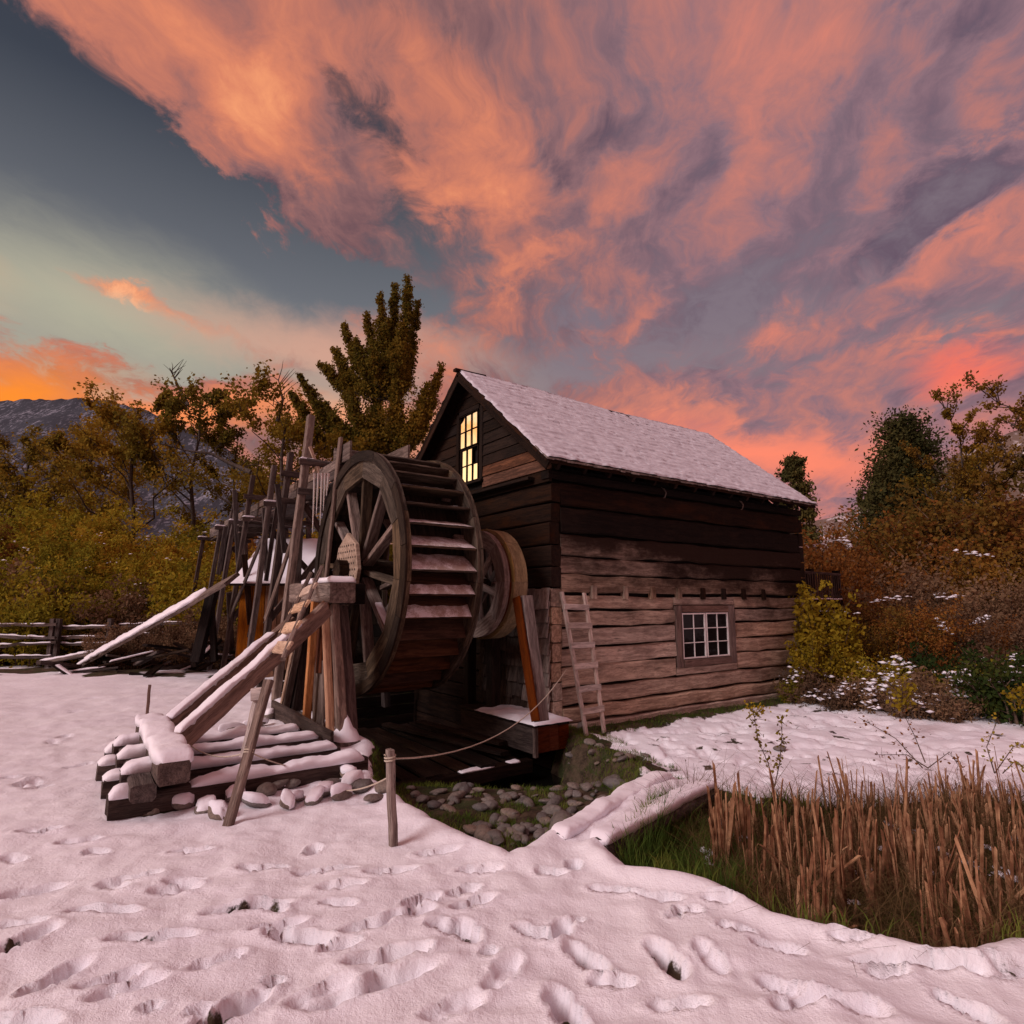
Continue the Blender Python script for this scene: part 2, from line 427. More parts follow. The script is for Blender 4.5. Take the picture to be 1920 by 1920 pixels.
# ------------------------------------------------------------------ ground
def npnoise(x, y, s, seed=0):
    """smooth value noise on arrays"""
    x = x / s; y = y / s
    xi = np.floor(x).astype(np.int64); yi = np.floor(y).astype(np.int64)
    fx = x - xi; fy = y - yi
    fx = fx * fx * fx * (fx * (fx * 6 - 15) + 10); fy = fy * fy * fy * (fy * (fy * 6 - 15) + 10)
    def h(a, b):
        n = (a * 374761393 + b * 668265263 + seed * 974634777) & 0x7fffffff
        n = ((n ^ (n >> 13)) * 1274126177) & 0x7fffffff
        return ((n ^ (n >> 16)) & 0xffff) / 65535.0
    return (h(xi, yi) * (1 - fx) + h(xi + 1, yi) * fx) * (1 - fy) + (h(xi, yi + 1) * (1 - fx) + h(xi + 1, yi + 1) * fx) * fy
def fbm(x, y, s, oct=4, seed=0):
    a = 0; w = 1; t = 0
    for i in range(oct):
        a = a + w * npnoise(x + i * 17.3, y - i * 9.1, s, seed + i); t += w; w *= .5; s *= .5
    return a / t
def polydist(x, y, poly):
    """signed distance, positive inside"""
    P = [np.array(p, float) for p in poly]; n = len(P)
    d = np.full(x.shape, 1e9); ins = np.zeros(x.shape, bool)
    for i in range(n):
        a, b = P[i], P[(i + 1) % n]; e = b - a
        t = np.clip(((x - a[0]) * e[0] + (y - a[1]) * e[1]) / (e @ e), 0, 1)
        d = np.minimum(d, np.hypot(x - a[0] - t * e[0], y - a[1] - t * e[1]))
        c = ((a[1] > y) != (b[1] > y)) & (x < (b[0] - a[0]) * (y - a[1]) / (b[1] - a[1] + 1e-12) + a[0])
        ins ^= c
    return np.where(ins, d, -d)
def sstep(a, b, x):
    t = np.clip((x - a) / (b - a), 0, 1); return t * t * (3 - 2 * t)
def Wxy(u, v): p = W(u, v); return (p.x, p.y)
def gxy(px, py, z=0.0): p = onz(px, py, z); return (p[0], p[1])

DITCH = [Wxy(-2.75, 4.6), Wxy(-2.78, -.1), gxy(700, 1478, -.08), gxy(770, 1535, -.05), gxy(870, 1575, -.03), gxy(955, 1606, 0), gxy(1030, 1570, -.02), gxy(1130, 1518, -.05),
         gxy(1225, 1468, -.08), gxy(1195, 1440, -.15), gxy(1130, 1415, -.22), gxy(1075, 1402, -.25), Wxy(-.1, -.75), Wxy(.0, -.2), Wxy(.55, .25), Wxy(.6, 4.6)]
POND = [gxy(1135, 1592), gxy(1180, 1625), gxy(1260, 1640), gxy(1330, 1650), gxy(1400, 1672), gxy(1470, 1705), gxy(1560, 1728), gxy(1700, 1765), gxy(1800, 1775), gxy(1925, 1762), (3.2, 3.1), (5.2, 3.0),
        (8.2, 3.6), (9, 5.6), (6.5, 6.0), gxy(1925, 1462), gxy(1760, 1448), gxy(1600, 1462), gxy(1500, 1478), gxy(1420, 1492), gxy(1330, 1466), gxy(1285, 1478), gxy(1235, 1500), gxy(1180, 1560)]
FIELD_EDGE = 14.0
FEET = []
   # x, y, length, width, angle, depth
def foot(px, py, L=.30, ang=None, w=.12, d=.055):
    x, y = gxy(px, py); FEET.append((x, y, L, w, radians(ang), d))
for a in [(75, 1552, .3, 10, .12, .05), (150, 1570, .28, 15, .11, .04), (180, 1592, .2, -20, .1, .05), (60, 1655, .34, 30, .12, .05), (195, 1702, .42, 0, .11, .06), (40, 1725, .3, 0, .11, .05), (45, 1760, .3, 60, .13, .06),
          (105, 1825, .32, 70, .13, .06), (285, 1755, .46, 4, .12, .065), (465, 1700, .46, 14, .11, .06), (560, 1757, .36, -6, .13, .07), (430, 1895, .36, 55, .13, .06),
          (490, 1627, .34, 4, .09, .055), (610, 1632, .4, 12, .09, .04), (735, 1632, .36, 12, .10, .045), (587, 1590, .16, 90, .12, .04), (690, 1735, .3, 28, .11, .045), (770, 1712, .3, 28, .12, .05),
          (722, 1792, .42, 22, .13, .055), (700, 1845, .64, 30, .13, .055), (640, 1770, .2, 20, .1, .03), (835, 1738, .22, -30, .12, .055), (875, 1745, .26, -60, .13, .05), (890, 1690, .28, 30, .12, .05), (870, 1665, .2, 30, .1, .04),
          (1005, 1750, .26, -30, .12, .05), (1050, 1742, .26, 60, .12, .055), (1100, 1790, .28, -50, .13, .055), (1150, 1832, .2, -10, .12, .04), (1250, 1795, .32, -75, .14, .06), (1060, 1885, .32, -70, .14, .07),
          (1330, 1790, .26, -80, .12, .03), (1075, 1622, .16, 75, .12, .05), (1035, 1638, .2, 0, .09, .04), (1150, 1668, .3, -15, .1, .05), (1235, 1680, .3, -15, .1, .045), (1290, 1705, .16, -20, .08, .04),
          (1380, 1738, .2, -20, .09, .035), (1460, 1768, .26, -20, .11, .04), (1600, 1762, .22, -20, .1, .035), (1720, 1805, .62, -8, .09, .05), (1812, 1885, .26, -50, .10, .07), (1910, 1815, .3, -15, .11, .05),
          (1350, 1690, .2, -20, .1, .03), (20, 1912, .4, 0, .13, .06), (255, 1640, .3, 12, .1, .03), (360, 1590, .3, 5, .1, .035), (330, 1660, .3, 8, .1, .03), (640, 1660, .3, 15, .1, .025), (820, 1600, .3, 10, .1, .03),
          (940, 1820, .3, 60, .12, .025), (600, 1860, .3, 40, .12, .025), (1480, 1850, .3, -40, .12, .03), (1600, 1880, .3, -30, .12, .025), (850, 1880, .3, 30, .12, .02), (240, 1850, .3, 30, .12, .025), (900, 1632, .3, 5, .09, .035)]:
    px, py, L_, an, w_, d_ = a; foot(px, py, L_, an, w_, d_)
_R = random.Random(99)
# older, shallower tracks of people and dogs criss-crossing the field
for (x0, y0, x1, y1, n_, l_) in ((-40, 1600, 720, 1720, 5, .26), (60, 1890, 900, 1640, 4, .26), (1200, 1900, 1920, 1800, 4, .26), (-20, 1480, 260, 1420, 4, .26), (200, 1920, 1300, 1690, 8, .10), (30, 1500, 180, 1290, 6, .26)):
    for k in range(n_):
        t = (k + _R.uniform(.2, .8)) / n_; px = x0 + (x1 - x0) * t; py = y0 + (y1 - y0) * t + (14 if k % 2 else -14) * (py / 1700)
        A_ = onz(x0, y0, 0); B_ = onz(x1, y1, 0); an = math.degrees(atan2(B_[1] - A_[1], B_[0] - A_[0])) + _R.uniform(-15, 15)
        foot(px, min(1918, py), l_ * _R.uniform(.85, 1.1), an, .10 if l_ > .2 else .08, _R.uniform(.02, .045))

def ground_z(x, y):
    u = (x - O[0]) * U[0] + (y - O[1]) * U[1]; v = (x - O[0]) * V[0] + (y - O[1]) * V[1]
    z = (fbm(x, y, 3.2, 3, 5) - .5) * .10
    z = z + (fbm(x, y, .46, 3, 11) - .5) * .060 + (fbm(x, y, .14, 2, 31) - .5) * .024
    # lower ground right of the mill, then rising to the far right
    right = sstep(-1.6, -.2, u + .35 * (v + 2.5)) * sstep(3.2, 1.0, v)
    z = z - .25 * right * sstep(1.5, 6.3, y + .0 * x) 
    z = z + .10 * sstep(4.0, 12, x) * (y > 0)
    z = z + .9 * sstep(14, 30, x) + 2.5 * sstep(24, 60, x)
    # land falls away a little behind the field and rises with the wood
    z = z - .25 * sstep(14.5, 18, y) * sstep(0, -4, x)
    # thin, melting, pock-marked snow beside the mill
    melt = sstep(6.0, 7.0, y) * sstep(.6, 1.6, x) * sstep(16, 12, y)
    z = z - melt * .045 * sstep(.52, .72, fbm(x, y, .22, 3, 121)) + melt * (fbm(x, y, .7, 3, 131) - .5) * .06
    # footprints
    if np.ndim(x):
        for (fx, fy, L_, w_, an, d_) in FEET:
            L_ *= .86; w_ *= .92
            j = (abs(x - fx) < .6) & (abs(y - fy) < .6)
            if not j.any(): continue
            dx = x[j] - fx; dy = y[j] - fy
            dx = dx + (fbm(x[j], y[j], .07, 2, 3) - .5) * .035; dy = dy + (fbm(x[j], y[j], .07, 2, 9) - .5) * .035
            a = (dx * cos(an) + dy * sin(an)) / (L_ / 2); b = (-dx * sin(an) + dy * cos(an)) / (w_ / 2)
            waist = 1 - .34 * np.exp(-((a + .25) / .25) ** 2)
            r = np.sqrt(a * a * (.9) + (b / waist) ** 2)
            dep = sstep(1.04, .80, r) * (1 - .35 * np.exp(-((a + .2) / .2) ** 2)) * (.8 + .5 * (fbm(x[j], y[j], .05, 2, 21) ))
            rim = np.exp(-((r - 1.25) / .2) ** 2)
            z[j] += -d_ * 1.45 * dep + .012 * rim
    # hollow between the beams of the crib
    z = z - .10 * sstep(-5.25, -5.0, u) * sstep(-3.2, -3.45, u) * sstep(-1.25, -1.05, v) * sstep(.75, .5, v)
    # stream bed
    ww = (fbm(x, y, .5, 3, 41) - .5) * .22
    dd = polydist(x, y, DITCH) + ww * .6
    near = sstep(6.9, 7.9, y)
    depth = .40 + .50 * near
    zd = -depth + (fbm(x, y, .5, 3, 51) - .5) * .12
    k = sstep(-.04, .26, dd)
    lip = .045 * np.exp(-((dd + .10) / .09) ** 2)
    z = z * (1 - k) + zd * k + lip
    dp = polydist(x, y, POND) + ww * .55
    k2 = sstep(-.03, .28, dp)
    zp = -.34 + (fbm(x, y, .6, 3, 61) - .5) * .14
    z = z * (1 - k2) + zp * k2 + .05 * np.exp(-((dp + .10) / .08) ** 2)
    return z
def ground_at(x, y):
    return float(ground_z(np.array([[float(x)]]), np.array([[float(y)]]))[0, 0])

def axis(segs):
    out = [segs[0][0]]
    for a, b, s0, s1 in segs:
        t = a; 
        while t < b - 1e-6:
            s = s0 + (s1 - s0) * (t - a) / (b - a); t = min(b, t + s); out.append(t)
    return np.array(out)
def build_ground():
    ys = axis([(-6, 1.6, .4, .2), (1.6, 2.2, .05, .03), (2.2, 4.6, .017, .02), (4.6, 6.5, .024, .03), (6.5, 9, .035, .05), (9, 18, .06, .2), (18, 60, .4, 2), (60, 400, 5, 40)])
    xs_r = axis([(0, 3.6, .019, .022), (3.6, 5.5, .028, .04), (5.5, 9, .05, .12), (9, 16, .15, .3), (16, 60, .5, 3), (60, 400, 6, 50)])
    xs = np.concatenate([-xs_r[::-1][:-1], xs_r])
    X, Y = np.meshgrid(xs, ys)
    Z = ground_z(X, Y)
    nx, ny = len(xs), len(ys)
    idx = np.arange(nx * ny).reshape(ny, nx)
    F = np.stack([idx[:-1, :-1], idx[:-1, 1:], idx[1:, 1:], idx[1:, :-1]], -1).reshape(-1, 4)
    m = npmesh('snow_ground', np.stack([X, Y, Z], -1).reshape(-1, 3), F, None, True)
    # what lies on the ground: 1 snow, 0 bare
    nz = fbm(X, Y, .9, 4, 71); nf = fbm(X, Y, .16, 3, 81)
    dd = polydist(X, Y, DITCH) + (fbm(X, Y, .5, 3, 41) - .5) * .13
    dp = polydist(X, Y, POND) + (fbm(X, Y, .5, 3, 41) - .5) * .12
    s = np.ones_like(X)
    uu = (X - O[0]) * U[0] + (Y - O[1]) * U[1]; vv = (X - O[0]) * V[0] + (Y - O[1]) * V[1]
    s = np.minimum(s, sstep(.02, -.03, dd + (nf - .5) * .06))
    # thin broken snow north of the stream bed
    fringe = sstep(-.75, -.05, dd) * sstep(6.3, 7.2, Y) * (X > 0)
    s = np.minimum(s, 1 - sstep(.25, .6, fringe * (.4 + nf)))
    pondsnow = sstep(.60, .64, nf * .7 + nz * .3)
    s = np.minimum(s, np.maximum(sstep(.02, -.03, dp + (nf - .5) * .05), pondsnow * .9))
    mel = sstep(6.4, 7.2, Y) * (X > .8) * (Y < 12)
    s = np.minimum(s, 1 - mel * .62 * sstep(.70, .78, fbm(X, Y, .20, 3, 121)))
    # bare strip below the eaves along the wall
    wall = sstep(-.62, -.30, vv + (nf - .5) * .35) * (uu > -.4) * (uu < 7.3) * (vv < 5)
    s = np.minimum(s, 1 - wall)
    for (fx, fy, L_, w_, an, d_) in FEET:
        if d_ < .049: continue
        dx = X - fx; dy = Y - fy
        a = (dx * cos(an) + dy * sin(an)) / (L_ / 2); b = (-dx * sin(an) + dy * cos(an)) / (w_ / 2)
        r = np.sqrt(a * a + b * b) + (nf - .5) * 1.3 + (0 if d_ > .058 else .22)
        s = np.minimum(s, 1 - (.74 if d_ > .058 else .64) * sstep(.85, .30, r))
    crib_in = (uu > -5.15) & (uu < -3.3) & (vv > -1.3) & (vv < .8)  # bared to dark soil for the stones and painted shadow between the beams
    s = np.where(crib_in, np.minimum(s, sstep(.50, .56, fbm(X, Y, .35, 3, 15))), s)
    # the wood floor behind the field, snow in patches
    edge = 13.6 + (nz - .5) * 2.0
    back = sstep(0, .3, Y - edge) * (X < 0)
    patch = sstep(.55, .62, fbm(X, Y, 1.6, 4, 91))
    s = np.minimum(s, 1 - back * (1 - patch * .8))
    backr = sstep(0, .5, Y - (11.0 + (nz - .5) * 2.5 + .0 * X)) * (X > 5)
    s = np.minimum(s, 1 - backr * (1 - patch))
    a = m.attributes.new('snow', 'FLOAT', 'POINT'); a.data.foreach_set('value', s.ravel().astype(np.float32))
    mm, g, b = mat('snow_and_soil')
    P = g.new('ShaderNodeNewGeometry').outputs['Position']
    at = g.new('ShaderNodeAttribute', attribute_name='snow').outputs['Fac']
    n1 = g.noise(P, 7, 6, .62); n2 = g.noise(P, 55, 4, .6); n3 = g.noise(P, 190, 2, .5)
    f = g.mr(g.math('ADD', at, g.math('MULTIPLY', g.math('SUBTRACT', n2, .5), .5)), .38, .62)
    soil = g.mix(g.mr(n1, .38, .62), L(.030, .020, .013), L(.085, .060, .038))
    soil = g.mix(g.math('MULTIPLY', g.mr(g.noise(P, 3.1, 5, .6), .48, .60), .8), soil, L(.028, .042, .012))
    soil = g.mix(g.mr(n2, .52, .7), soil, L(.10, .07, .045))
    snow = g.mix(g.mr(g.noise(P, 1.1, 4, .55), .35, .7), L(.86, .85, .89), L(.81, .785, .84))
    # blades and litter showing here and there
    sp = g.mr(g.noise(P, 42, 4, .75), .70, .76)
    snow = g.mix(g.math('MULTIPLY', sp, .35), snow, L(.25, .19, .15))
    g.l.new(g.mix(f, soil, snow), b.inputs['Base Color'])
    b.inputs['Roughness'].default_value = .75
    bump(g, b, g.math('ADD', g.math('ADD', n1, g.math('MULTIPLY', n2, .35)), g.math('MULTIPLY', n3, .22)), .65, .024)
    m.materials.append(mm)
    struct(obj('snow_ground', m))
build_ground()

def water():
    m, g, b = mat('stream_water')
    P = g.new('ShaderNodeNewGeometry').outputs['Position']
    b.inputs['Base Color'].default_value = L(.006, .006, .005); b.inputs['Roughness'].default_value = .06
    b.inputs['Specular IOR Level'].default_value = .5
    bump(g, b, g.noise(g.mapping(P, sc=(1, 1, 1)), 7, 3, .5), .15, .02)
    pts = [Wxy(-2.78, 4.6), Wxy(-2.78, -.2), gxy(700, 1480, -.4), gxy(800, 1500, -.5), gxy(860, 1500, -.5), gxy(960, 1470, -.5), Wxy(-.2, -.7), Wxy(.1, 0), Wxy(.1, 4.6)]
    zs = -.74
    struct(obj('stream_water', mesh('water', [(p[0], p[1], zs) for p in pts], [tuple(range(len(pts)))], m)))
water()

# mountain and hills
def ridge(name, pts, depth_front, material, base=-20, nseg=220, rough=1.0, seed=0, slope=1.4, rows=40):
    """a hill whose crest runs through surveyed points (px, py, distance)"""
    P = [aty(a, b, c) for a, b, c in pts]
    xs = np.array([p[0] for p in P]); yv = np.array([p[1] for p in P]); zs = np.array([p[2] for p in P])
    t = np.linspace(0, len(P) - 1, nseg); k = np.arange(len(P))
    cx_, cy_, cz_ = np.interp(t, k, xs), np.interp(t, k, yv), np.interp(t, k, zs)
    vs = []
    D = depth_front
    for r in range(rows + 12):
        s = (r - 12) / rows            # negative: far side
        if s >= 0: yy = cy_ - D * s; f = 1 - s ** .9
        else: yy = cy_ - D * s; f = 1 + s * 1.2
        zz = base + (cz_ - base) * f
        nn = (fbm(cx_ + seed, yy, D * .5, 5, seed) - .5) * D * .28 * rough * min(1, abs(s) * 3.0)
        nn = nn + (fbm(cx_, yy, D * .05, 3, seed + 5) - .5) * D * .02 * rough
        vs.append(np.stack([cx_, yy, zz + nn], -1))
    vs = np.array(vs); R, N = vs.shape[:2]
    idx = np.arange(R * N).reshape(R, N)
    F = np.stack([idx[:-1, :-1], idx[1:, :-1], idx[1:, 1:], idx[:-1, 1:]], -1).reshape(-1, 4)
    return struct(obj(name, npmesh(name, vs.reshape(-1, 3), F, material, True)))
def m_hill(name, tree, snow, scale, sn=.5, zs=1.0):
    m, g, b = mat(name)
    P = g.new('ShaderNodeNewGeometry').outputs['Position']
    n = g.noise(g.mapping(P, sc=(1, .55, .5)), scale, 7, .68); n2 = g.noise(g.mapping(P, sc=(1, .35, .35)), scale * 9, 4, .7)
    f = g.mr(g.math('ADD', g.math('MULTIPLY', n, .45), g.math('MULTIPLY', n2, .55)), sn - .05, sn + .07)
    g.l.new(g.mix(f, tree, snow), b.inputs['Base Color']); b.inputs['Roughness'].default_value = 1
    b.inputs['Specular IOR Level'].default_value = 0
    return m
M_MT = m_hill('forested_snowy_slope', L(.060, .066, .080), L(.26, .27, .32), .016, .55)
ridge('mountain', [(-900, 800, 2300), (-500, 770, 2200), (-120, 752, 2100), (0, 750, 2050), (100, 747, 2000), (200, 752, 1950), (290, 776, 1900), (360, 812, 1850), (430, 846, 1800), (480, 880, 1700), (560, 935, 1600), (700, 1010, 1500), (900, 1060, 1500), (1100, 1090, 1500)],
      1100, M_MT, base=-60, seed=3, slope=1)
M_HB = m_hill('brown_snowy_hillside', L(.16, .115, .095), L(.60, .55, .58), .05, .56)
ridge('hillside', [(1380, 1010, 260), (1500, 985, 260), (1560, 968, 255), (1610, 950, 250), (1650, 922, 245), (1700, 895, 230), (1760, 865, 215), (1840, 832, 200), (1925, 800, 190), (2100, 760, 180), (2500, 720, 170)],
      120, M_HB, base=-4, seed=9)
# ------------------------------------------------------------------ the mill building
HL = 6.92; HW = 4.66; RU0, RU1 = -.30, 7.20
RIDGE_V = 2.33; RZ = 5.87; EZ = 3.70
house = thing('mill_house', 'old log mill house with snow covered gable roof behind the water wheel', 'mill house', tuple(W(0, 0, -.3)))
def hbox(name, u0, u1, v0, v1, z0, z1, m, parent, along='u', **k):
    """a squared timber; along u or v"""
    vc, uc, zc = (v0 + v1) / 2, (u0 + u1) / 2, (z0 + z1) / 2
    if along == 'u': return beam(name, W(u0, vc, zc), W(u1, vc, zc), abs(v1 - v0), z1 - z0, m, parent, **k)
    if along == 'v': return beam(name, W(uc, v0, zc), W(uc, v1, zc), abs(u1 - u0), z1 - z0, m, parent, **k)
    return beam(name, W(uc, vc, z0), W(uc, vc, z1), abs(v1 - v0), abs(u1 - u0), m, parent, up=tuple(-U), **k)
def build_house():
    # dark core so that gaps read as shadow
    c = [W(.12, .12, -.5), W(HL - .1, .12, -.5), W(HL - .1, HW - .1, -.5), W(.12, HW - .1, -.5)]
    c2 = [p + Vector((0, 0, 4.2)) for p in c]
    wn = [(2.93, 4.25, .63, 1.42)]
    obj('shadow_core', mesh('shadow_core', c + c2, [(0, 1, 5, 4), (1, 2, 6, 5), (2, 3, 7, 6), (3, 0, 4, 7)], M_BLACK), house)
    joints = [-.46, -.14, .09, .36, .665, .95, 1.245, 1.49, 1.75, 2.03, 2.31, 2.66, 3.08, 3.46]
    R = random.Random(5)
    for i in range(len(joints) - 1):
        z0, z1 = joints[i] + .008, joints[i + 1] - R.uniform(.010, .030)
        if abs(joints[i + 1] - 1.75) < .01: z1 -= .03
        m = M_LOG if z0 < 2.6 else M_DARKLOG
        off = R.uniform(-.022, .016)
        if i == 0: off = -.06
        if i == 1: off = -.045
        us = .19 if i > 0 else -.02
        spans = [(us, HL)]
        if .36 <= (z0 + z1) / 2 <= 1.6: spans = [(us, 2.74), (4.48, HL)]
        if i == 3: hbox('log', 2.75, 4.47, off, .17, z0, .488, m, house, seg=5, jit=.006)
        if abs(joints[i] - 1.49) < .01: hbox('log', 2.75, 4.47, off, .17, 1.562, z1, m, house, seg=5, jit=.006)
        for a, b_ in spans:
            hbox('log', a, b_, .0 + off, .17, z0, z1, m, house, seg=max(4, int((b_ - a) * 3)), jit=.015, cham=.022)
    # gable-end logs: ends show at the corner on the long wall
    zz = -.32
    k = 0
    while zz < 3.4:
        h = R.uniform(.25, .30) if zz < 1.7 else R.uniform(.3, .36)
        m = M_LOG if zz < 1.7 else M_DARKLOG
        hbox('log', .004, .178, .25, HW, zz, zz + h - .02, M_DECK, house, 'v', seg=5) if zz < 1.7 else None  # log length behind the wheel, blackened in colour for the shade there
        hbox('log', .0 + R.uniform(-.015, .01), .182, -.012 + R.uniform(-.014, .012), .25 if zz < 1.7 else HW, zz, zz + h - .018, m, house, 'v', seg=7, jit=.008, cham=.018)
        hbox('log_end', HL + .005, HL + .16, -.01, .25, zz, zz + h - .03, m, house, 'v', seg=2)
        zz += h; k += 1
    for k in range(3): hbox('foundation_board', -.03, .05, .0, HW, -.95 + k * .215, -.745 + k * .215, M_DECK, house, 'v', seg=4)
    # wall plate under the eaves
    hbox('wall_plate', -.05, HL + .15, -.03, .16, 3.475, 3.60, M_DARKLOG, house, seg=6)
    # floor joist ends
    for px in (1114, 1174, 1225, 1274, 1319, 1358, 1395, 1432):
        u, _, _ = onv(px, 1112, -.03)
        hbox('joist_end', u - .055, u + .055, -.045, .05, 1.66, 1.86, M_LOG if px < 1300 else M_DARKLOG, house, 'z', seg=2, jit=.006)
    # far gable
    c = [W(HL - .1, 0.1, 3.4), W(HL - .1, HW, 3.4), W(HL - .1, RIDGE_V, RZ - .15)]
    obj('far_gable', mesh('far_gable', c, [(0, 1, 2)], M_GABLE), house)
    # left long wall, seen only from the side
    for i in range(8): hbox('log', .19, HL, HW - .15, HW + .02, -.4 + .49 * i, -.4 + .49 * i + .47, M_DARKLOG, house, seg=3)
    # near gable, clapboards cut to the rafters
    sl = (RZ - EZ) / (RIDGE_V + .29)
    z = 3.44; R = random.Random(3); n = 0
    win = (1.93, 2.72, 3.83, 5.12)
    while z < RZ - .25:
        h = .20 + R.uniform(-.015, .015)
        zt = min(z + h, RZ - .12)
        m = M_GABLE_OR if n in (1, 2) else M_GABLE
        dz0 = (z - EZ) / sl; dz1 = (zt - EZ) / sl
        a0, a1 = max(-.02, dz0 - .24), max(-.02, dz1 - .24)
        e = [(max(a0, a1 - .2), z), (HW * 1.0 - max(0, a0), z), (HW - max(0, a1), zt), (a1, zt)]
        lo, hi = max(e[0][0], e[3][0]), min(e[1][0], e[2][0])
        cuts = [(e[0][0], e[3][0], e[1][0], e[2][0])]
        if z + h > win[2] - .08 and z < win[3] + .03:
            cuts = [(e[0][0], e[3][0], win[0] - .06, win[0] - .06), (win[1] + .06, win[1] + .06, e[1][0], e[2][0])]
        for (b0, t0, b1, t1) in cuts:
            if b1 - b0 < .05: continue
            y0 = -.035; y1 = -.012 + R.uniform(-.004, .004)
            vs = []
            for (vv, zv, uu) in ((b0, z - .012, y0), (b1, z - .012, y0), (t1, zt, y1), (t0, zt, y1)):
                vs.append((uu, vv, zv))
            for (vv, zv, uu) in ((b0, z - .012, .02), (b1, z - .012, .02), (t1, zt, .02), (t0, zt, .02)):
                vs.append((uu, vv, zv))
            c0 = Vector(((vs[0][1] + vs[1][1]) / 2, 0, z))
            # local frame: X along v
            loc = [(q[1] - c0.x, -q[0] * 1.0, q[2] - z) for q in vs]
            mm = mesh('gable_board', loc, [(0, 3, 2, 1), (4, 5, 6, 7), (0, 1, 5, 4), (1, 2, 6, 5), (2, 3, 7, 6), (3, 0, 4, 7)], m)
            X = Vector(V); Y = -Vector(U); Z = Vector((0, 0, 1))
            M = Matrix((X, Y, Z)).transposed().to_4x4(); M.translation = W(0, c0.x, z)
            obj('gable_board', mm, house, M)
        z = zt; n += 1
        if z >= RZ - .13: break
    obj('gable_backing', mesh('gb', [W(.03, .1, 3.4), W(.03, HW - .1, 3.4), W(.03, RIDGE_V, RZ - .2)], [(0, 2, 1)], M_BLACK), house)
    # ledge at the foot of the gable
    hbox('ledge_board', -.16, .02, .35, 4.2, 3.50, 3.545, M_GABLE, house, 'v', seg=4)
    # shakes on the lower gable wall
    z = -.28; r = 0; R = random.Random(8)
    while z < 1.62:
        v = -.0 + R.uniform(-.03, .0); 
        while v < 1.7:
            w = R.uniform(.13, .26)
            if not (v < .2 and R.random() < .08):
                zt = z + R.uniform(-.03, .02)
                t0 = .045 + R.uniform(0, .014)
                hgt = .31
                vs = [(-w / 2, 0, 0), (w / 2, 0, R.uniform(-.012, .012)), (w / 2, .055, hgt), (-w / 2, .055, hgt), (-w / 2, .018, 0), (w / 2, .018, 0), (w / 2, .066, hgt), (-w / 2, .066, hgt)]
                mm = mesh('shake', vs, [(0, 1, 2, 3), (7, 6, 5, 4), (0, 4, 5, 1), (1, 5, 6, 2), (2, 6, 7, 3), (3, 7, 4, 0)], M_SHAKE if v < .42 else M_SHAKESHADE)
                # grain must run up the shake: rotate geometry so X is up
                for q in mm.vertices:
                    a, b_, c_ = q.co; q.co = (c_, b_, -a)
                X = Vector((0, 0, 1)); Y = Vector(U); Z = X.cross(Y)
                M = Matrix((X, Y, Z)).transposed().to_4x4(); M.translation = W(-t0 - .045, v + w / 2, zt)
                obj('shake', mm, house, M)
            v += w + R.uniform(.004, .014)
        z += .225; r += 1
    # roof structure
    th = .07
    for side in (0, 1):
        ev = -.29 if side == 0 else HW + .27
        p = [(RU0, ev, EZ), (RU1, ev, EZ), (RU1, RIDGE_V, RZ), (RU0, RIDGE_V, RZ)]
        vs = [W(a, b_, c_) for a, b_, c_ in p] + [W(a, b_, c_ - th) for a, b_, c_ in p]
        o = obj('roof', mesh('roof', vs, [(0, 1, 2, 3), (7, 6, 5, 4), (0, 4, 5, 1), (1, 5, 6, 2), (2, 6, 7, 3), (3, 7, 4, 0)], M_DARKLOG), house)
        # barge board and rafter under the overhang
        beam('barge_board', W(RU0 + .02, ev, EZ - .12), W(RU0 + .02, RIDGE_V, RZ - .12), .03, .13, M_DARKLOG, house, seg=3)
        for k in range(14):
            uu = RU0 + .25 + k * .53
            if side == 0: beam('rafter_tail', W(uu, ev + .02, EZ - .11), W(uu, .35, EZ + .42), .06, .09, M_DARKLOG, house, seg=2)
        # shake edge rows under the snow: ragged ends along eave
        R = random.Random(12 + side)
        u = RU0 - .02; vs = []; fs = []
        while u < RU1:
            w = R.uniform(.09, .19); e = R.uniform(.02, .055) * (1 if side == 0 else -1)
            b = len(vs)
            for (a, dv) in ((u, ev - e), (u + w - .006, ev - e), (u + w - .006, ev + .25 * (1 if side == 0 else -1)), (u, ev + .25 * (1 if side == 0 else -1))):
                zz = EZ + (dv - ev) * (sl if side == 0 else -(RZ - EZ) / (HW + .27 - RIDGE_V)) + .006 + 0 * u
                vs.append(W(a, dv, zz)); 
            for q in range(4): vs.append(vs[b + q] + Vector((0, 0, .022)))
            fs += [(b, b + 3, b + 2, b + 1), (b + 4, b + 5, b + 6, b + 7), (b, b + 1, b + 5, b + 4), (b + 1, b + 2, b + 6, b + 5), (b + 3, b, b + 4, b + 7)]
            u += w
        stuff(obj('eave_shakes', mesh('eave_shakes', vs, fs, M_SHAKE), o))
        # snow over courses of shakes
        nu, ns = 420, 170
        uu = np.linspace(RU0 + .0, RU1 - .0, nu); ss = np.linspace(0, 1, ns)
        S, A = np.meshgrid(ss, uu, indexing='ij')
        Lr = sqrt((RIDGE_V - ev) ** 2 + (RZ - EZ) ** 2)
        sm = S * Lr
        course = sm / .20; ci = np.floor(course); fr = course - ci
        rgn = np.random.default_rng(4 + side)
        ui = A / .13 + rgn.random(200)[ci.astype(int)] * 3
        cell = rgn.random((200, 200))[ci.astype(int) % 200, np.floor(ui).astype(int) % 200]
        cell2 = rgn.random((200, 200))[ci.astype(int) % 200, np.floor(ui * .33).astype(int) % 200]
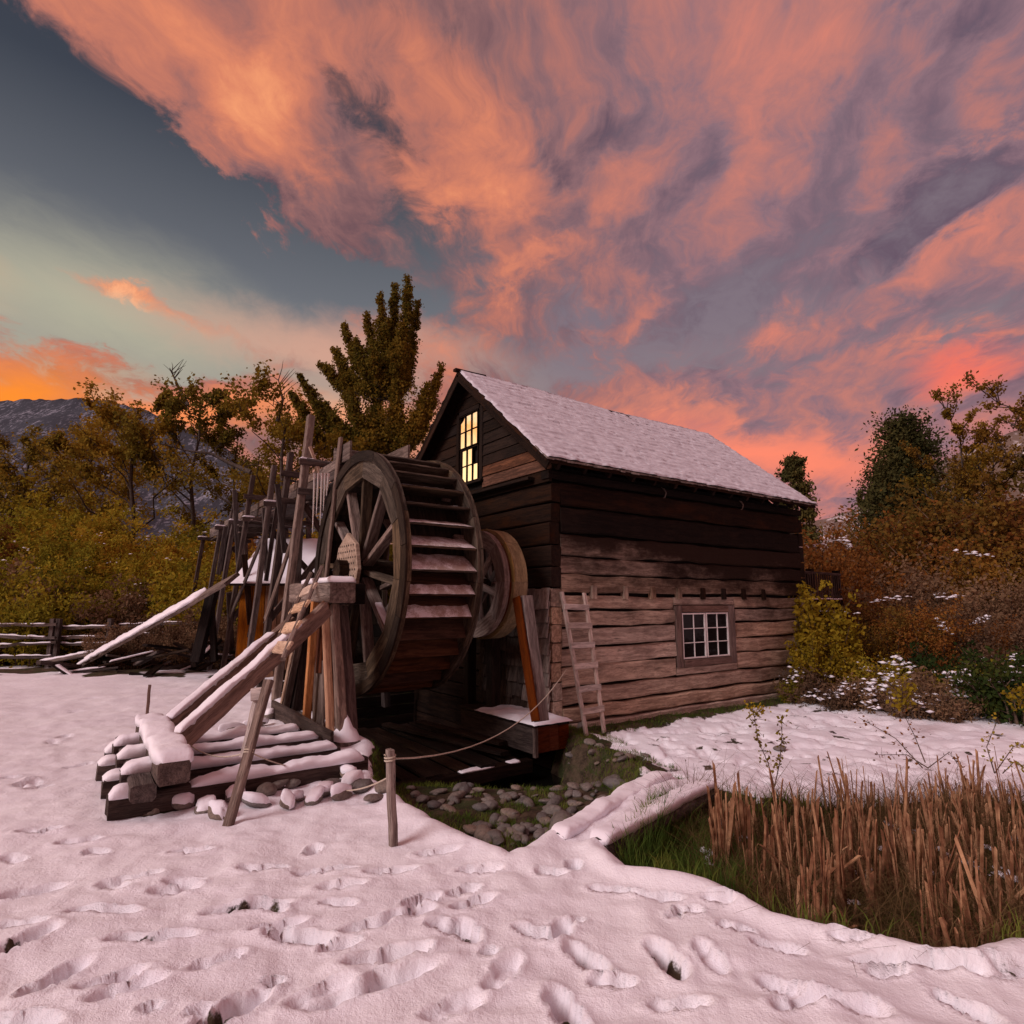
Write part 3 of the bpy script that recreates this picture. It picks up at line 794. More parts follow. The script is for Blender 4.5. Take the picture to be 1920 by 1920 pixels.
        hgt = .026 + .014 * (1 - fr) * (.3 + cell) + .008 * cell2 + (fbm(A, sm, .35, 4, 5) - .5) * .020 + (fbm(A, sm * 2.2, .10, 2, 9) - .5) * .012
        # little scallops where snow slid off a shake edge
        hgt -= .028 * (cell > .90) * np.exp(-((fr - .93) / .13) ** 2)
        edge = np.minimum(np.minimum((A - RU0) / .06, (RU1 - A) / .06), sm / .05 + .15)
        hgt = .008 + (hgt) * np.clip(edge, 0, 1) ** .5
        wob = (npnoise(A, sm, .11, 77) - .5) * .05
        vv = ev + (RIDGE_V - ev) * S - (.035 + wob) * (S < .012) * (1 if side == 0 else -1)
        uu2 = A + np.where(A < RU0 + .03, (npnoise(sm, A * 0, .14, 3) - .5) * .06, 0)
        nrm = np.array([0, -(RZ - EZ) * (1 if side == 0 else -1), abs(RIDGE_V - ev)]); nrm = nrm / np.linalg.norm(nrm)
        zv = EZ + (RZ - EZ) * S + hgt * nrm[2] - .05 * sstep(1.2, 4, A) * sstep(7.2, 4, A) * S
        P = O0[None, None] + uu2[..., None] * U + (vv + hgt * nrm[1])[..., None] * V + zv[..., None] * np.array([0, 0, 1.])
        idx = np.arange(nu * ns).reshape(ns, nu)
        F = np.stack([idx[:-1, :-1], idx[:-1, 1:], idx[1:, 1:], idx[1:, :-1]], -1).reshape(-1, 4)
        if side: F = F[:, ::-1]
        obj('roof_snow', npmesh('roof_snow', P.reshape(-1, 3), F, M_THIN_SHADED, True), o)
    beam('ridge_board', W(RU0 - .06, RIDGE_V, RZ + .015), W(RU0 + .6, RIDGE_V, RZ + .02), .12, .05, M_DARKLOG, house, seg=2)
    # hooks on the long wall
    for px, py in ((1243, 925), (1388, 948)):
        u, _, z = onv(px, py, -.03)
        tube('hook', [W(u, .0, z + .10), W(u, -.06, z + .07), W(u + .01, -.09, z), W(u, -.07, z - .07), W(u, -.04, z - .08)], .014, .012, M_GREY, house)
build_house()

def m_glass(name, refl, tint=(.9, .9, .9)):
    m = bpy.data.materials.new(name); m.use_nodes = True
    t = m.node_tree; t.nodes.clear(); g = NG(t)
    gl = g.new('ShaderNodeBsdfGlossy'); gl.inputs['Roughness'].default_value = .012; gl.inputs['Color'].default_value = tint + (1,)
    df = g.new('ShaderNodeBsdfDiffuse'); df.inputs['Color'].default_value = (.012, .010, .010, 1)
    fr = g.new('ShaderNodeFresnel'); fr.inputs['IOR'].default_value = refl
    P = g.new('ShaderNodeTexCoord').outputs['Object']
    bn = g.new('ShaderNodeBump'); bn.inputs['Strength'].default_value = .25; bn.inputs['Distance'].default_value = .004
    g.l.new(g.noise(P, 5, 2, .5), bn.inputs['Height']); g.l.new(bn.outputs[0], gl.inputs['Normal'])
    mx = g.new('ShaderNodeMixShader'); g.l.new(fr.outputs[0], mx.inputs[0]); g.l.new(df.outputs[0], mx.inputs[1]); g.l.new(gl.outputs[0], mx.inputs[2])
    o = g.new('ShaderNodeOutputMaterial'); g.l.new(mx.outputs[0], o.inputs[0])
    return m
M_GLASS = m_glass('old_window_glass', 1.18)
M_GLASSG = m_glass('mirroring_window_glass', 4.5, (1.0, .97, .9))

def sash(parent, face, a0, a1, z0, z1, cols, rows, m, glass, bar=.022, fr=.035, depth=.0, missing=()):
    """window sash with muntins and separate panes. face: function (a, d, z) -> world, d outward"""
    s = bpy.data.objects.new('x', None); bpy.data.objects.remove(s)
    upv = (0, 0, 1)
    e = Vector(face(0, 1, 0)) - Vector(face(0, 0, 0))
    def bar_(name, p, q, w, t, par): return beam(name, p, q, t, w, m, par, up=tuple(e.cross(Vector(q) - Vector(p)).normalized()), seg=1, jit=.001, cham=.003)
    mid = depth + .012
    fm = bar_('sash', face(a0 + fr / 2, mid, z0), face(a0 + fr / 2, mid, z1), fr, .03, parent)
    bar_('stile', face(a1 - fr / 2, mid, z0), face(a1 - fr / 2, mid, z1), fr, .03, fm)
    bar_('rail', face(a0 + fr, mid, z0 + fr / 2), face(a1 - fr, mid, z0 + fr / 2), fr, .028, fm)
    bar_('rail', face(a0 + fr, mid, z1 - fr / 2), face(a1 - fr, mid, z1 - fr / 2), fr, .028, fm)
    for i in range(1, cols):
        a = a0 + fr + (a1 - a0 - 2 * fr) * i / cols
        bar_('muntin', face(a, mid, z0 + fr), face(a, mid, z1 - fr), bar, .022, fm)
    for j in range(1, rows):
        z = z0 + fr + (z1 - z0 - 2 * fr) * j / rows
        bar_('muntin', face(a0 + fr, mid, z), face(a1 - fr, mid, z), bar, .024, fm)
    for i in range(cols):
        for j in range(rows):
            if (i, j) in missing: continue
            b0 = a0 + fr + (a1 - a0 - 2 * fr) * i / cols; b1 = a0 + fr + (a1 - a0 - 2 * fr) * (i + 1) / cols
            y0 = z0 + fr + (z1 - z0 - 2 * fr) * j / rows; y1 = z0 + fr + (z1 - z0 - 2 * fr) * (j + 1) / rows
            t = [random.uniform(-.0012, .0012) for _ in range(4)]
            q = [face(b0, depth + t[0], y0), face(b1, depth + t[1], y0), face(b1, depth + t[2], y1), face(b0, depth + t[3], y1)]
            q2 = [face(b0, depth - .004, y0), face(b1, depth - .004, y0), face(b1, depth - .004, y1), face(b0, depth - .004, y1)]
            obj('pane', mesh('pane', q + q2, [(0, 1, 2, 3), (7, 6, 5, 4)], glass), fm)
    return fm
# window in the long wall
fl = lambda a, d, z: W(a, -d, z)
wf = hbox('window_frame', 2.76, 2.92, -.035, .12, .50, 1.55, M_FRAME, house, 'z', seg=3, jit=.004)
hbox('casing', 4.26, 4.44, -.035, .12, .50, 1.55, M_FRAME, wf, 'z', seg=3, jit=.004)
hbox('casing', 2.93, 4.25, -.03, .12, 1.43, 1.545, M_FRAME, wf, 'u', seg=3, jit=.004)
hbox('window_sill', 2.93, 4.25, -.05, .12, .50, .62, M_FRAME, wf, 'u', seg=3, jit=.004)
sash(house, fl, 2.93, 3.575, .63, 1.42, 2, 3, M_WHITE, M_GLASS, bar=.015, fr=.026, depth=-.01)
sash(house, fl, 3.60, 4.25, .63, 1.42, 2, 3, M_WHITE, M_GLASS, bar=.015, fr=.026, depth=-.01)
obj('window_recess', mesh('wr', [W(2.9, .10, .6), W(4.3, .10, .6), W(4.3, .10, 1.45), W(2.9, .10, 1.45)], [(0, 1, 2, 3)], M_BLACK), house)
# sash window in the gable
fg = lambda a, d, z: W(-d, a, z)
gf = hbox('window_frame', -.045, .03, 1.86, 1.96, 3.78, 5.16, M_GABLE, house, 'z', seg=2)
hbox('casing', -.045, .03, 2.68, 2.78, 3.78, 5.16, M_GABLE, gf, 'z', seg=2)
hbox('casing', -.055, .03, 1.97, 2.67, 5.10, 5.20, M_GABLE, gf, 'v', seg=2)
hbox('window_sill', -.09, .03, 1.84, 2.80, 3.735, 3.775, M_GABLE, gf, 'v', seg=2)
sash(house, fg, 1.985, 2.655, 4.45, 5.085, 3, 2, M_GABLE, M_GLASSG, bar=.009, fr=.012, depth=.045)
sash(house, fg, 1.985, 2.60, 3.79, 4.43, 3, 2, M_GABLE, M_GLASSG, bar=.009, fr=.014, depth=.030, missing=((0, 1),))

# the ladder against the long wall
def lp(px, py, v): u, _, z = onv(px, py, v); return W(u, v, z)
lad = thing('ladder', 'grey home-made ladder leaning on the log wall left of the white window', 'ladder', tuple(lp(1115, 1376, -.42)))
T = [lp(1054, 1110, -.06), lp(1095, 1112, -.06)]; B = [lp(1100, 1382, -.42), lp(1134, 1374, -.42)]
M_LAD = wood('ladder_grey_wood', L(.66, .56, .50), L(.42, .34, .30), rvar=.12)
for a, b_ in zip(T, B): beam('side_rail', a, b_, .045, .06, M_LAD, lad, up=tuple(U), seg=6, jit=.006)
for k, py in enumerate((1139, 1175, 1213, 1252, 1293, 1333)):
    t = (py - 1110) / 268
    a = T[0].lerp(B[0], t); b_ = T[1].lerp(B[1], t); e = (b_ - a).normalized() * .03
    off = Vector(-V) * .03
    beam('rung', a - e + off, b_ + e + off, .022, .085, M_LAD, lad, seg=2, jit=.004)
# ------------------------------------------------------------------ snow lying on timbers
def snow_on(p0, p1, w, t, parent, name='snow_cap', seg=None, lump=.35, ragged=0.0, up=(0, 0, 1)):
    """rounded, lumpy snow along the top of a timber; p0, p1 on the timber's top edge"""
    M, Ln = frame(p0, p1, up); seg = seg or max(6, int(Ln / (.035 if Ln < 4 else .07))); K = 13
    vs = []; fs = []; sd_ = random.uniform(0, 50)
    for i in range(seg + 1):
        f = i / seg; x = -Ln / 2 + Ln * f
        e = min(1, min(f, 1 - f) * Ln / (t * .9) + .02) ** .5
        tt = t * (1 + lump * 1.6 * noise.noise(Vector((x * 3 + sd_, 0, 0)))) * e
        ww = w * (1 + lump * .35 * noise.noise(Vector((x * 4 + sd_, 5, 0)))) * (.75 + .25 * e)
        sh = w * .10 * noise.noise(Vector((x * 2.3, sd_, 3)))
        for k in range(K):
            a = pi * k / (K - 1)
            yy = -cos(a); zz = sin(a)
            y = (abs(yy) ** .6) * (1 if yy > 0 else -1) * ww / 2 + sh; z = (zz ** .42) * tt if zz > 0 else 0
            if k in (0, K - 1): z -= t * .18 + ragged * max(0, noise.noise(Vector((x * 14 + sd_, k, 1))))
            q_ = t * .22 * noise.noise(Vector((x * 13, y * 13, sd_))) + t * .10 * noise.noise(Vector((x * 34, y * 34, sd_)))
            if 0 < k < K - 1: z += q_; y *= 1 + q_ / t * .25
            vs.append((x, y, z - .003))
    for i in range(seg):
        for k in range(K - 1):
            a = i * K + k; fs.append((a, a + 1, a + K + 1, a + K))
        a = i * K; fs.append((a, a + K, a + 2 * K - 1, a + K - 1))
    fs.append(tuple(range(K))[::-1]); fs.append(tuple(seg * K + k for k in range(K)))
    return obj(name, mesh(name, vs, [f_[::-1] for f_ in fs], M_SNOW, True), parent, M)

def P_u(px, py, u): a, v, z = onu(px, py, u); return W(a, v, z)
def P_v(px, py, v): u, b, z = onv(px, py, v); return W(u, b, z)

# ------------------------------------------------------------------ water wheel
WV, WZ, WR = 1.47, 2.06, 1.743
WU0, WU1 = -2.471, -1.40
wheel = thing('water_wheel', 'large weathered wooden overshot water wheel in front of the gable wall', 'water wheel', tuple(W(-1.9, WV, WZ)))
def wp(u, r, a): return W(u, WV + r * cos(a), WZ + r * sin(a))
def ring_seg(name, c, u0, u1, r0, r1, a0, a1, m, parent, n=4, straight=False):
    cv, cz = c; vs = []; fs = []
    am = (a0 + a1) / 2; cu = (u0 + u1) / 2
    org = W(cu, cv + (r0 + r1) / 2 * cos(am), cz + (r0 + r1) / 2 * sin(am))
    # local X tangential so that the grain follows the rim
    X = (Vector(V) * -sin(am) + Vector((0, 0, cos(am)))); Y = Vector(U); Z = X.cross(Y)
    M = Matrix((X, Y, Z)).transposed().to_4x4(); M.translation = org; Mi = M.inverted()
    for i in range(n + 1):
        a = a0 + (a1 - a0) * i / n
        ri = r0 * (cos((a1 - a0) / 2) / cos(a - am) if straight else 1)
        j = random.uniform(-.003, .003)
        for (uu, rr) in ((u0, ri), (u1, ri), (u1, r1 + j), (u0, r1 + j)):
            vs.append(Mi @ W(uu, cv + rr * cos(a), cz + rr * sin(a)))
    for i in range(n):
        for k in range(4):
            a = i * 4 + k; b = i * 4 + (k + 1) % 4
            fs.append((a, b, b + 4, a + 4))
    fs.append((3, 2, 1, 0)); fs.append((n * 4, n * 4 + 1, n * 4 + 2, n * 4 + 3))
    return obj(name, mesh(name, vs, fs, m), parent, M)
def build_wheel():
    NS = 12; NP = 36
    for side, (u0, u1) in enumerate(((WU0, WU0 + .055), (WU1 - .055, WU1))):
        for k in range(NS):
            a0 = 2 * pi * k / NS + .12; a1 = a0 + 2 * pi / NS - .004
            o_ = random.uniform(-.004, .004)
            s = ring_seg('felloe', (WV, WZ), u0 + o_, u1 + o_, 1.36, WR, a0, a1, M_WHEEL, wheel, 5, True)
        # overlapping outer band
        for k in range(NS):
            a0 = 2 * pi * (k + .5) / NS + .12; a1 = a0 + 2 * pi / NS - .006
            uu = (u0 - .03, u0 - .003) if side == 0 else (u1 + .003, u1 + .03)
            ring_seg('rim_band', (WV, WZ), uu[0], uu[1], 1.60, WR + .008, a0, a1, M_WHEELDK if side == 0 else M_WHEEL, wheel, 5)
    for k in range(NP):
        th = 2 * pi * k / NP + .04
        po, pi_ = (1.725, th), (1.40, th - radians(9))
        ca = (wp((WU0 + WU1) / 2, *po) + wp((WU0 + WU1) / 2, *pi_)) / 2
        rad = wp(0, *po) - wp(0, *pi_)
        X = Vector(U); Y = rad.normalized(); Z = X.cross(Y)
        M = Matrix((X, Y, Z)).transposed().to_4x4(); M.translation = ca
        wd = WU1 - WU0 - .12
        deg = math.degrees(th) % 360
        m = M_PADDLE if (185 < deg < 300) else M_WHEEL
        mm = beam_mesh(wd, rad.length * random.uniform(.97, 1.03), .026, m, seg=5, jit=.004, cham=.004)
        o = obj('paddle', mm, wheel, M)
        # frost lying on the boards that face up toward the viewer
        if 140 < deg < 204:
            seg = 26; rows = 7; vs = []; fs = []
            hh = rad.length
            full = 1.0 if deg > 158 else .32
            for j in range(rows):
                for i in range(seg + 1):
                    x = -wd / 2 + wd * i / seg + .0
                    e = noise.noise(Vector((x * 5 + k * 7, j * .2, 0))) * .10
                    y0 = hh / 2 - .003; depth = hh * full * (.95 + e) if deg < 190 else hh * (.42 + 1.6 * abs(e))
                    y = y0 - depth * j / (rows - 1)
                    z = .013 + (.007 + .006 * noise.noise(Vector((x * 12, y * 20, k)))) * (0.1 if j in (rows - 1,) or i in (0, seg) else 1)
                    # facing up is local Z or -Z
                    vs.append((x, y, z))
            for j in range(rows - 1):
                for i in range(seg):
                    a = j * (seg + 1) + i; fs.append((a, a + seg + 1, a + seg + 2, a + 1))
            up = (M.to_3x3() @ Vector((0, 0, 1))).z
            if up < 0: vs = [(a, b, -c) for a, b, c in vs]; fs = [f[::-1] for f in fs]
            obj('frost', mesh('frost', vs, fs, M_FROST, True), o, M)
        # sole board closing the bucket
        ring_seg('sole_board', (WV, WZ), WU0 + .06, WU1 - .06, 1.37, 1.395, th - radians(9), th + radians(.6), M_WHEELDK, wheel, 1)
    # spokes on both sides
    angs = [4, 36, 64, 93, 124, 152, 190, 222, 254, 286, 318, 340]
    for side, uc in enumerate((WU0 + .13, WU1 - .13)):
        for i, d_ in enumerate(angs):
            a = radians(d_ + random.uniform(-3, 3) + (0 if side == 0 else 8))
            r1 = 1.44 if d_ != 340 else 1.1
            p0 = wp(uc, .20, a); p1 = wp(uc, r1, a)
            s = beam('spoke', p0, p1, .15, .075, M_GREY if i % 3 else M_WHEEL, wheel, up=tuple((p1 - p0).cross(Vector(U)).normalized()), seg=5, jit=.004)
            if side == 0 and i in (4, 7):
                snow_on(p0.lerp(p1, .45) + Vector((0, 0, .04)), p0.lerp(p1, .93) + Vector((0, 0, .04)), .10, .05, s, lump=.8, ragged=.05)
    # axle, hub plates
    vs = []; fs = []
    n = 10
    obj_ax = tube('axle', [wp(-2.74, 0, 0), wp(-2.2, 0, 0), wp(-1.2, 0, 0), wp(.1, 0, 0)], .15, .15, M_WHEELDK, wheel, n=10)
    for uc in (-2.60, -1.30):
        R_ = [.54, .50, .46, .48, .51, .50, .46, .48]; vs = []; N = 8
        for t_ in (0, .05):
            for k in range(N):
                a = 2 * pi * k / N + pi / 2
                vs.append((t_, R_[k] * cos(a), R_[k] * sin(a)))
        X = Vector(U); Y = Vector(V); Z = Vector((0, 0, 1))
        M = Matrix((X, Y, Z)).transposed().to_4x4(); M.translation = wp(uc, 0, 0)
        fs = [tuple(range(N))[::-1], tuple(range(N, 2 * N))] + [(k, (k + 1) % N, N + (k + 1) % N, N + k) for k in range(N)]
        hp = obj('hub_plate', mesh('hub_plate', vs, fs, M_TAN), wheel, M)
        if uc < -2:
            bv = []; bf = []
            for i in range(-4, 5):
                for j in range(-4, 5):
                    y, z = i * .088 + (j % 2) * .044, j * .088
                    if math.hypot(y, z) > .44 or math.hypot(y, z) < .13: continue
                    b = len(bv)
                    for k in range(7): bv.append((-.004, y + .017 * cos(2 * pi * k / 7), z + .017 * sin(2 * pi * k / 7)))
                    bf.append(tuple(b + k for k in reversed(range(7))))
            obj('bolt_holes', mesh('bolt_holes', bv, bf, M_BLACK), hp, M)
            for q in (-1, 1):
                beam('hub_cleat', wp(uc - .035, .05, radians(90)) + Vector(V) * .09 * q, wp(uc - .035, .42, radians(-90)) + Vector(V) * .12 * q, .05, .06, M_TAN, hp, up=tuple(U), seg=2)
build_wheel()

# ------------------------------------------------------------------ drive pulley
pulley = thing('drive_pulley', 'thick wooden drive pulley with grey and gold rims beside the log wall', 'pulley', tuple(W(-.75, .70, 1.885)))
def build_pulley():
    c = (.70, 1.885); n = 8
    for k in range(n):
        a0 = 2 * pi * k / n; a1 = a0 + 2 * pi / n - .004
        ring_seg('grey_rim', c, -.90, -.815, .56, .79, a0, a1, M_PULLEY, pulley, 6)
        ring_seg('groove', c, -.815, -.76, .60, .755, a0, a1, M_RED, pulley, 6)
        ring_seg('gold_rim', c, -.745, -.52, .60, .815, a0, a1, M_GOLD, pulley, 6)
        ring_seg('gold_edge', c, -.76, -.746, .60, .825, a0, a1, M_GOLD, pulley, 6)
    for k in range(6):
        a = 2 * pi * k / 6 + .3
        for uc in (-.86, -.62):
            p0 = W(uc, c[0] + .05 * cos(a), c[1] + .05 * sin(a)); p1 = W(uc, c[0] + .6 * cos(a), c[1] + .6 * sin(a))
            beam('spoke', p0, p1, .07, .09, M_PULLEY, pulley, up=tuple((p1 - p0).cross(Vector(U)).normalized()), seg=2)
    tube('shaft', [W(-1.1, *c), W(.1, *c)], .07, .07, M_WHEELDK, pulley, n=8)
build_pulley()
ps = thing('pulley_post', 'leaning timber prop with one orange face under the wooden pulley', 'post', tuple(P_u(1000, 1345, -.72)))
beam('post', P_u(985, 1118, -.66), P_u(1016, 1352, -.66), .17, .12, M_PULLEY, ps, up=tuple(V), seg=5)
beam('facing_board', P_u(968, 1120, -.78), P_u(1004, 1352, -.78), .035, .16, M_RED, ps, up=tuple(V), seg=5)
for i, (a, b_) in enumerate(((872, 915), (896, 925))):
    q = thing('foundation_post', ('dark timber post under the pulley nearest the wheel', 'dark timber post under the pulley next to the shakes')[i], 'post', tuple(P_u(a, 1330, -.25)), 'dark posts below the pulley')
    hb = P_u(b_ if i else 880, 1330, -.28)
    beam('post', Vector((hb.x, hb.y, -.6)), Vector((hb.x, hb.y, 1.9)), .16, .16, M_DECK, q, up=tuple(U), seg=3)

# ------------------------------------------------------------------ bearing pier on the near side of the wheel
pier = thing('bearing_pier', 'timber pier of splayed grey and orange posts carrying the near wheel axle', 'pier', tuple(W(-3.07, 1.2, -.2)))
def build_pier():
    bb = hbox('base_beam', -3.2, -2.93, -.17, 2.67, -.21, .05, M_GREY, pier, 'v', seg=8, jit=.01, cham=.02)
    snow_on(W(-3.13, .35, .05), W(-3.13, 2.6, .05), .10, .03, bb, lump=.7)
    # heap of snow on the near end of the base beam
    vs = []; fs = []; n = 16; rings = [(0, .28), (.25, .22), (.5, .13), (.75, .09), (1, .03)]
    for (t, h) in rings:
        for k in range(n):
            a = 2 * pi * k / n; q = 1 + .15 * noise.noise(Vector((cos(a) * 2, sin(a) * 2, t * 3)))
            vs.append(W(-3.055 + t * .165 * cos(a) * q, .02 + t * .20 * sin(a) * q, .05 + h * (1 if t < 1 else 0)))
    for r in range(len(rings) - 1):
        for k in range(n): fs.append((r * n + k, (r + 1) * n + k, (r + 1) * n + (k + 1) % n, r * n + (k + 1) % n))
    obj('snow_heap', mesh('snow_heap', vs, fs, M_SNOW, True), bb)
    bl = hbox('bearing_block', -3.22, -2.90, .30, 2.05, 1.60, 1.865, M_GREY, pier, 'v', seg=6, jit=.008, cham=.015)
    snow_on(W(-3.06, .27, 1.862), W(-3.06, 1.45, 1.862), .36, .06, bl, lump=.3)
    hbox('bearing_cap', -2.90, -2.66, .55, 2.3, 1.58, 1.84, M_DECK, pier, 'v', seg=3)
    f = -3.19
    beam('orange_post', P_u(591, 1128, f), P_u(573, 1362, f), .09, .09, M_ORANGE, pier, up=tuple(V), seg=4)
    beam('orange_post', P_u(610, 1128, f), P_u(620, 1382, f), .08, .09, M_ORANGE, pier, up=tuple(V), seg=4)
    beam('red_board', P_u(600, 1130, -3.08), P_u(598, 1262, -3.08), .03, .20, M_RED, pier, up=tuple(V), seg=3)
    beam('rear_board', P_u(598, 1240, -3.06), P_u(597, 1372, -3.06), .03, .42, M_GREY, pier, up=tuple(V), seg=3)
    beam('splayed_post', P_u(626, 1135, -3.10), P_u(641, 1385, -3.10), .10, .16, M_GREY, pier, up=tuple(V), seg=5, jit=.008)
    beam('splayed_post', P_u(636, 1140, -2.95), P_u(656, 1385, -2.95), .16, .20, M_GREYD, pier, up=tuple(V), seg=5, jit=.008)
    beam('splayed_post', P_u(572, 1130, -3.10), P_u(532, 1338, -3.10), .10, .16, M_GREY, pier, up=tuple(V), seg=5, jit=.008)
    beam('splayed_post', P_u(580, 1130, -2.95), P_u(552, 1345, -2.95), .16, .30, M_GREYD, pier, up=tuple(V), seg=5, jit=.008)
    beam('tan_strip', P_u(566, 1135, -3.2), P_u(524, 1336, -3.2), .03, .07, M_TAN, pier, up=tuple(V), seg=5)
    beam('splayed_post', P_u(603, 1135, -2.85), P_u(603, 1385, -2.85), .10, .3, M_GREYD, pier, up=tuple(V), seg=4)
    hbox('cross_tie', -3.2, -2.9, .2, 2.2, 1.35, 1.47, M_GREYD, pier, 'v', seg=3) if False else None
    beam('foot_plank', P_u(512, 1330, -3.32), P_u(622, 1392, -3.32), .04, .24, M_GREYD, pier, seg=5, jit=.01)
build_pier()

# ------------------------------------------------------------------ crib of stacked beams, props
CB = M_GREYD
crib = []
def crib_beam(label, p0, p1, w, h, sn=.10, ends=None, grp='snow topped beams of the ground crib'):
    mid = (Vector(p0) + Vector(p1)) / 2
    t = thing('crib_beam', label, 'beam', tuple(mid), grp)
    b = beam('beam', p0, p1, w, h, CB, t, seg=6, jit=.008, cham=.02)
    if sn:
        d = (Vector(p1) - Vector(p0)).normalized()
        spans = ends or [(0.0, 1.0)]
        Ln = (Vector(p1) - Vector(p0)).length
        for a, c in spans:
            q0 = Vector(p0) + d * Ln * a + Vector((0, 0, h / 2)); q1 = Vector(p0) + d * Ln * c + Vector((0, 0, h / 2))
            snow_on(q0, q1, w * 1.15, sn, t, lump=.5)
    return t
cu = -4.98
LONG = [(-1.22, .02, -5.38, -3.3), (-.62, .02, -5.40, -3.35), (-.02, .02, -5.42, -3.35), (.52, .02, -5.35, -3.4)]
names = ['nearest the camera', 'second from the camera', 'third from the camera', 'farthest from the camera']
for (v_, z_, a, b_), nm in zip(LONG, names):
    crib_beam('snow topped beam running toward the wheel pier, ' + nm, W(a, v_, z_ + .03), W(b_, v_ + .05, z_ + .02), .15, .17, .065, [(0, .09), (.27, .98)])
crib_beam('lower cross beam of the snowy crib, outermost', W(-5.17, -1.45, .17), W(-5.17, .72, .17), .17, .13, .0)
for v_, nm in ((-1.0, 'closest to the camera'), (-.42, 'middle of three'), (.18, 'farthest of three')):
    crib_beam('short snow capped stub beam poking out under the crib cross beam, ' + nm, W(-5.30, v_, .19), W(-4.85, v_, .19), .15, .14, .075)
crib_beam('thick snow loaded cross beam on top of the crib', W(cu, -1.5, .30), W(cu, .62, .30), .23, .17, .085)
crib_beam('cross beam low in the crib beside the stones', W(-4.15, -1.3, -.06), W(-4.15, .6, -.06), .16, .14, .05)
# props
def prop(label, p0, p1):
    t = thing('prop_plank', label, 'prop', tuple(p0), 'slanting snow topped props')
    m = wood('prop_wood' + label[:5], L(.34, .25, .20), L(.17, .12, .10), rvar=.1)
    b = beam('plank', p0, p1, .09, .19, m, t, seg=9, jit=.008)
    d = (p1 - p0).normalized(); up = (Vector((0, 0, 1)) - d * d.z).normalized()
    snow_on(p0 + up * .093 + d * .05, p0 + up * .093 + d * ((p1 - p0).length * .80), .105, .035, t, lump=.5, ragged=.04, up=tuple(up))
    return t
prop('near slanting plank prop with snow along its edge, from crib to pier', W(-4.86, -.62, .34), P_u(612, 1142, -3.26))
prop('rear slanting plank prop with snow along its edge, passing behind the small ladder', W(-4.86, .18, .34), P_u(548, 1168, -3.2))
# small ladder leaning on the pier
sl_ = thing('small_ladder', 'small grey plank ladder leaning on the bearing pier between the props', 'ladder', tuple(P_u(500, 1245, -3.5)))
T1, T2 = P_u(583, 1076, -3.26), P_u(603, 1063, -3.30)
B1, B2 = P_u(505, 1232, -4.0), P_u(530, 1236, -4.05)
beam('side_rail', T1, B1, .05, .045, M_GREY, sl_, up=tuple(U), seg=5)
beam('side_rail', T2, B2, .05, .045, M_GREY, sl_, up=tuple(U), seg=5)
for f in (.27, .48, .70, .90):
    a, b_ = T1.lerp(B1, f), T2.lerp(B2, f); e = (b_ - a).normalized() * .06
    beam('rung', a - e, b_ + e, .14, .03, M_TAN, sl_, seg=2, up=tuple((T1 - B1).normalized().cross((b_ - a)).normalized()))
# stakes and rope
def stake(label, base, top, w, m=None, lean=None):
    t = thing('stake', label, 'stake', tuple(base), None)
    b = beam('stake_post', Vector(base) - (Vector(top) - Vector(base)).normalized() * .12, top, w, w * .8, m or M_GREY, t, seg=6, jit=.004)
    return t
S1b = Vector(onz(430, 1540, 0)); r_ = ray(505, 1275); S1t = Vector(EY + r_ * (5.05 / r_[1]))
st1 = stake('leaning grey stake with rope tied round it, in front of the snowy crib', S1b, S1t, .07)
r_ = ray(484, 1296); q1 = Vector(EY + r_ * (5.1 / r_[1])); r_ = ray(455, 1420); q2 = Vector(EY + r_ * (4.95 / r_[1]))
beam('batten', q1, q2, .05, .03, M_LAD, st1, seg=3)
r_ = ray(484, 1302); q3 = Vector(EY + r_ * (5.06 / r_[1]))
beam('block', q3 - Vector((.05, 0, 0)), q3 + Vector((.06, 0, .01)), .06, .10, M_LAD, st1, seg=1)
S2b = Vector(onz(737, 1585, 0)); S2t = P_v(731, 1405, uvz(S2b)[1])
st2 = stake('short upright square stake alone in the snow beside the stream bed', S2b, S2t, .06)
S3b = Vector(onz(274, 1362, .0)); S3t = P_v(281, 1284, uvz(S3b)[1])
stake('thin reddish stick standing upright in the snow behind the crib', S3b, S3t, .045, M_FRAME)
rope = thing('rope', 'thin pale rope strung from the crib past the stakes to the wall ladder', 'rope', tuple(S1b))
def sag(a, b_, s, n=14):
    a, b_ = Vector(a), Vector(b_)
    return [a.lerp(b_, i / n) - Vector((0, 0, s * 4 * (i / n) * (1 - i / n))) for i in range(n + 1)]
R1 = S1b.lerp(S1t, .47); R2 = S2b.lerp(S2t, .90)
_ra = W(-4.80, -.3, .35)
for a, b_, s in ((_ra, R1, .10), (R1, onz(560, 1450, .0) + np.array([0, 0, .05]), .02), (S2b.lerp(S2t, .72), onz(640, 1482, .02), .03), (R2, P_v(1062, 1255, -.3), .30)):
    tube('strand', sag(a, b_, s), .006, .006, M_ROPE, rope, n=5)
for q, d_ in ((R1, S1t - S1b), (R2, S2t - S2b)):
    d_ = d_.normalized(); a_ = d_.cross(Vector((0, 1, 0))).normalized(); c_ = d_.cross(a_)
    pts = [q + (a_ * cos(t) + c_ * sin(t)) * .037 + d_ * (t * .003 - .01) for t in [k * .7 for k in range(20)]]
    tube('knot', pts, .006, .006, M_ROPE, rope, n=5)

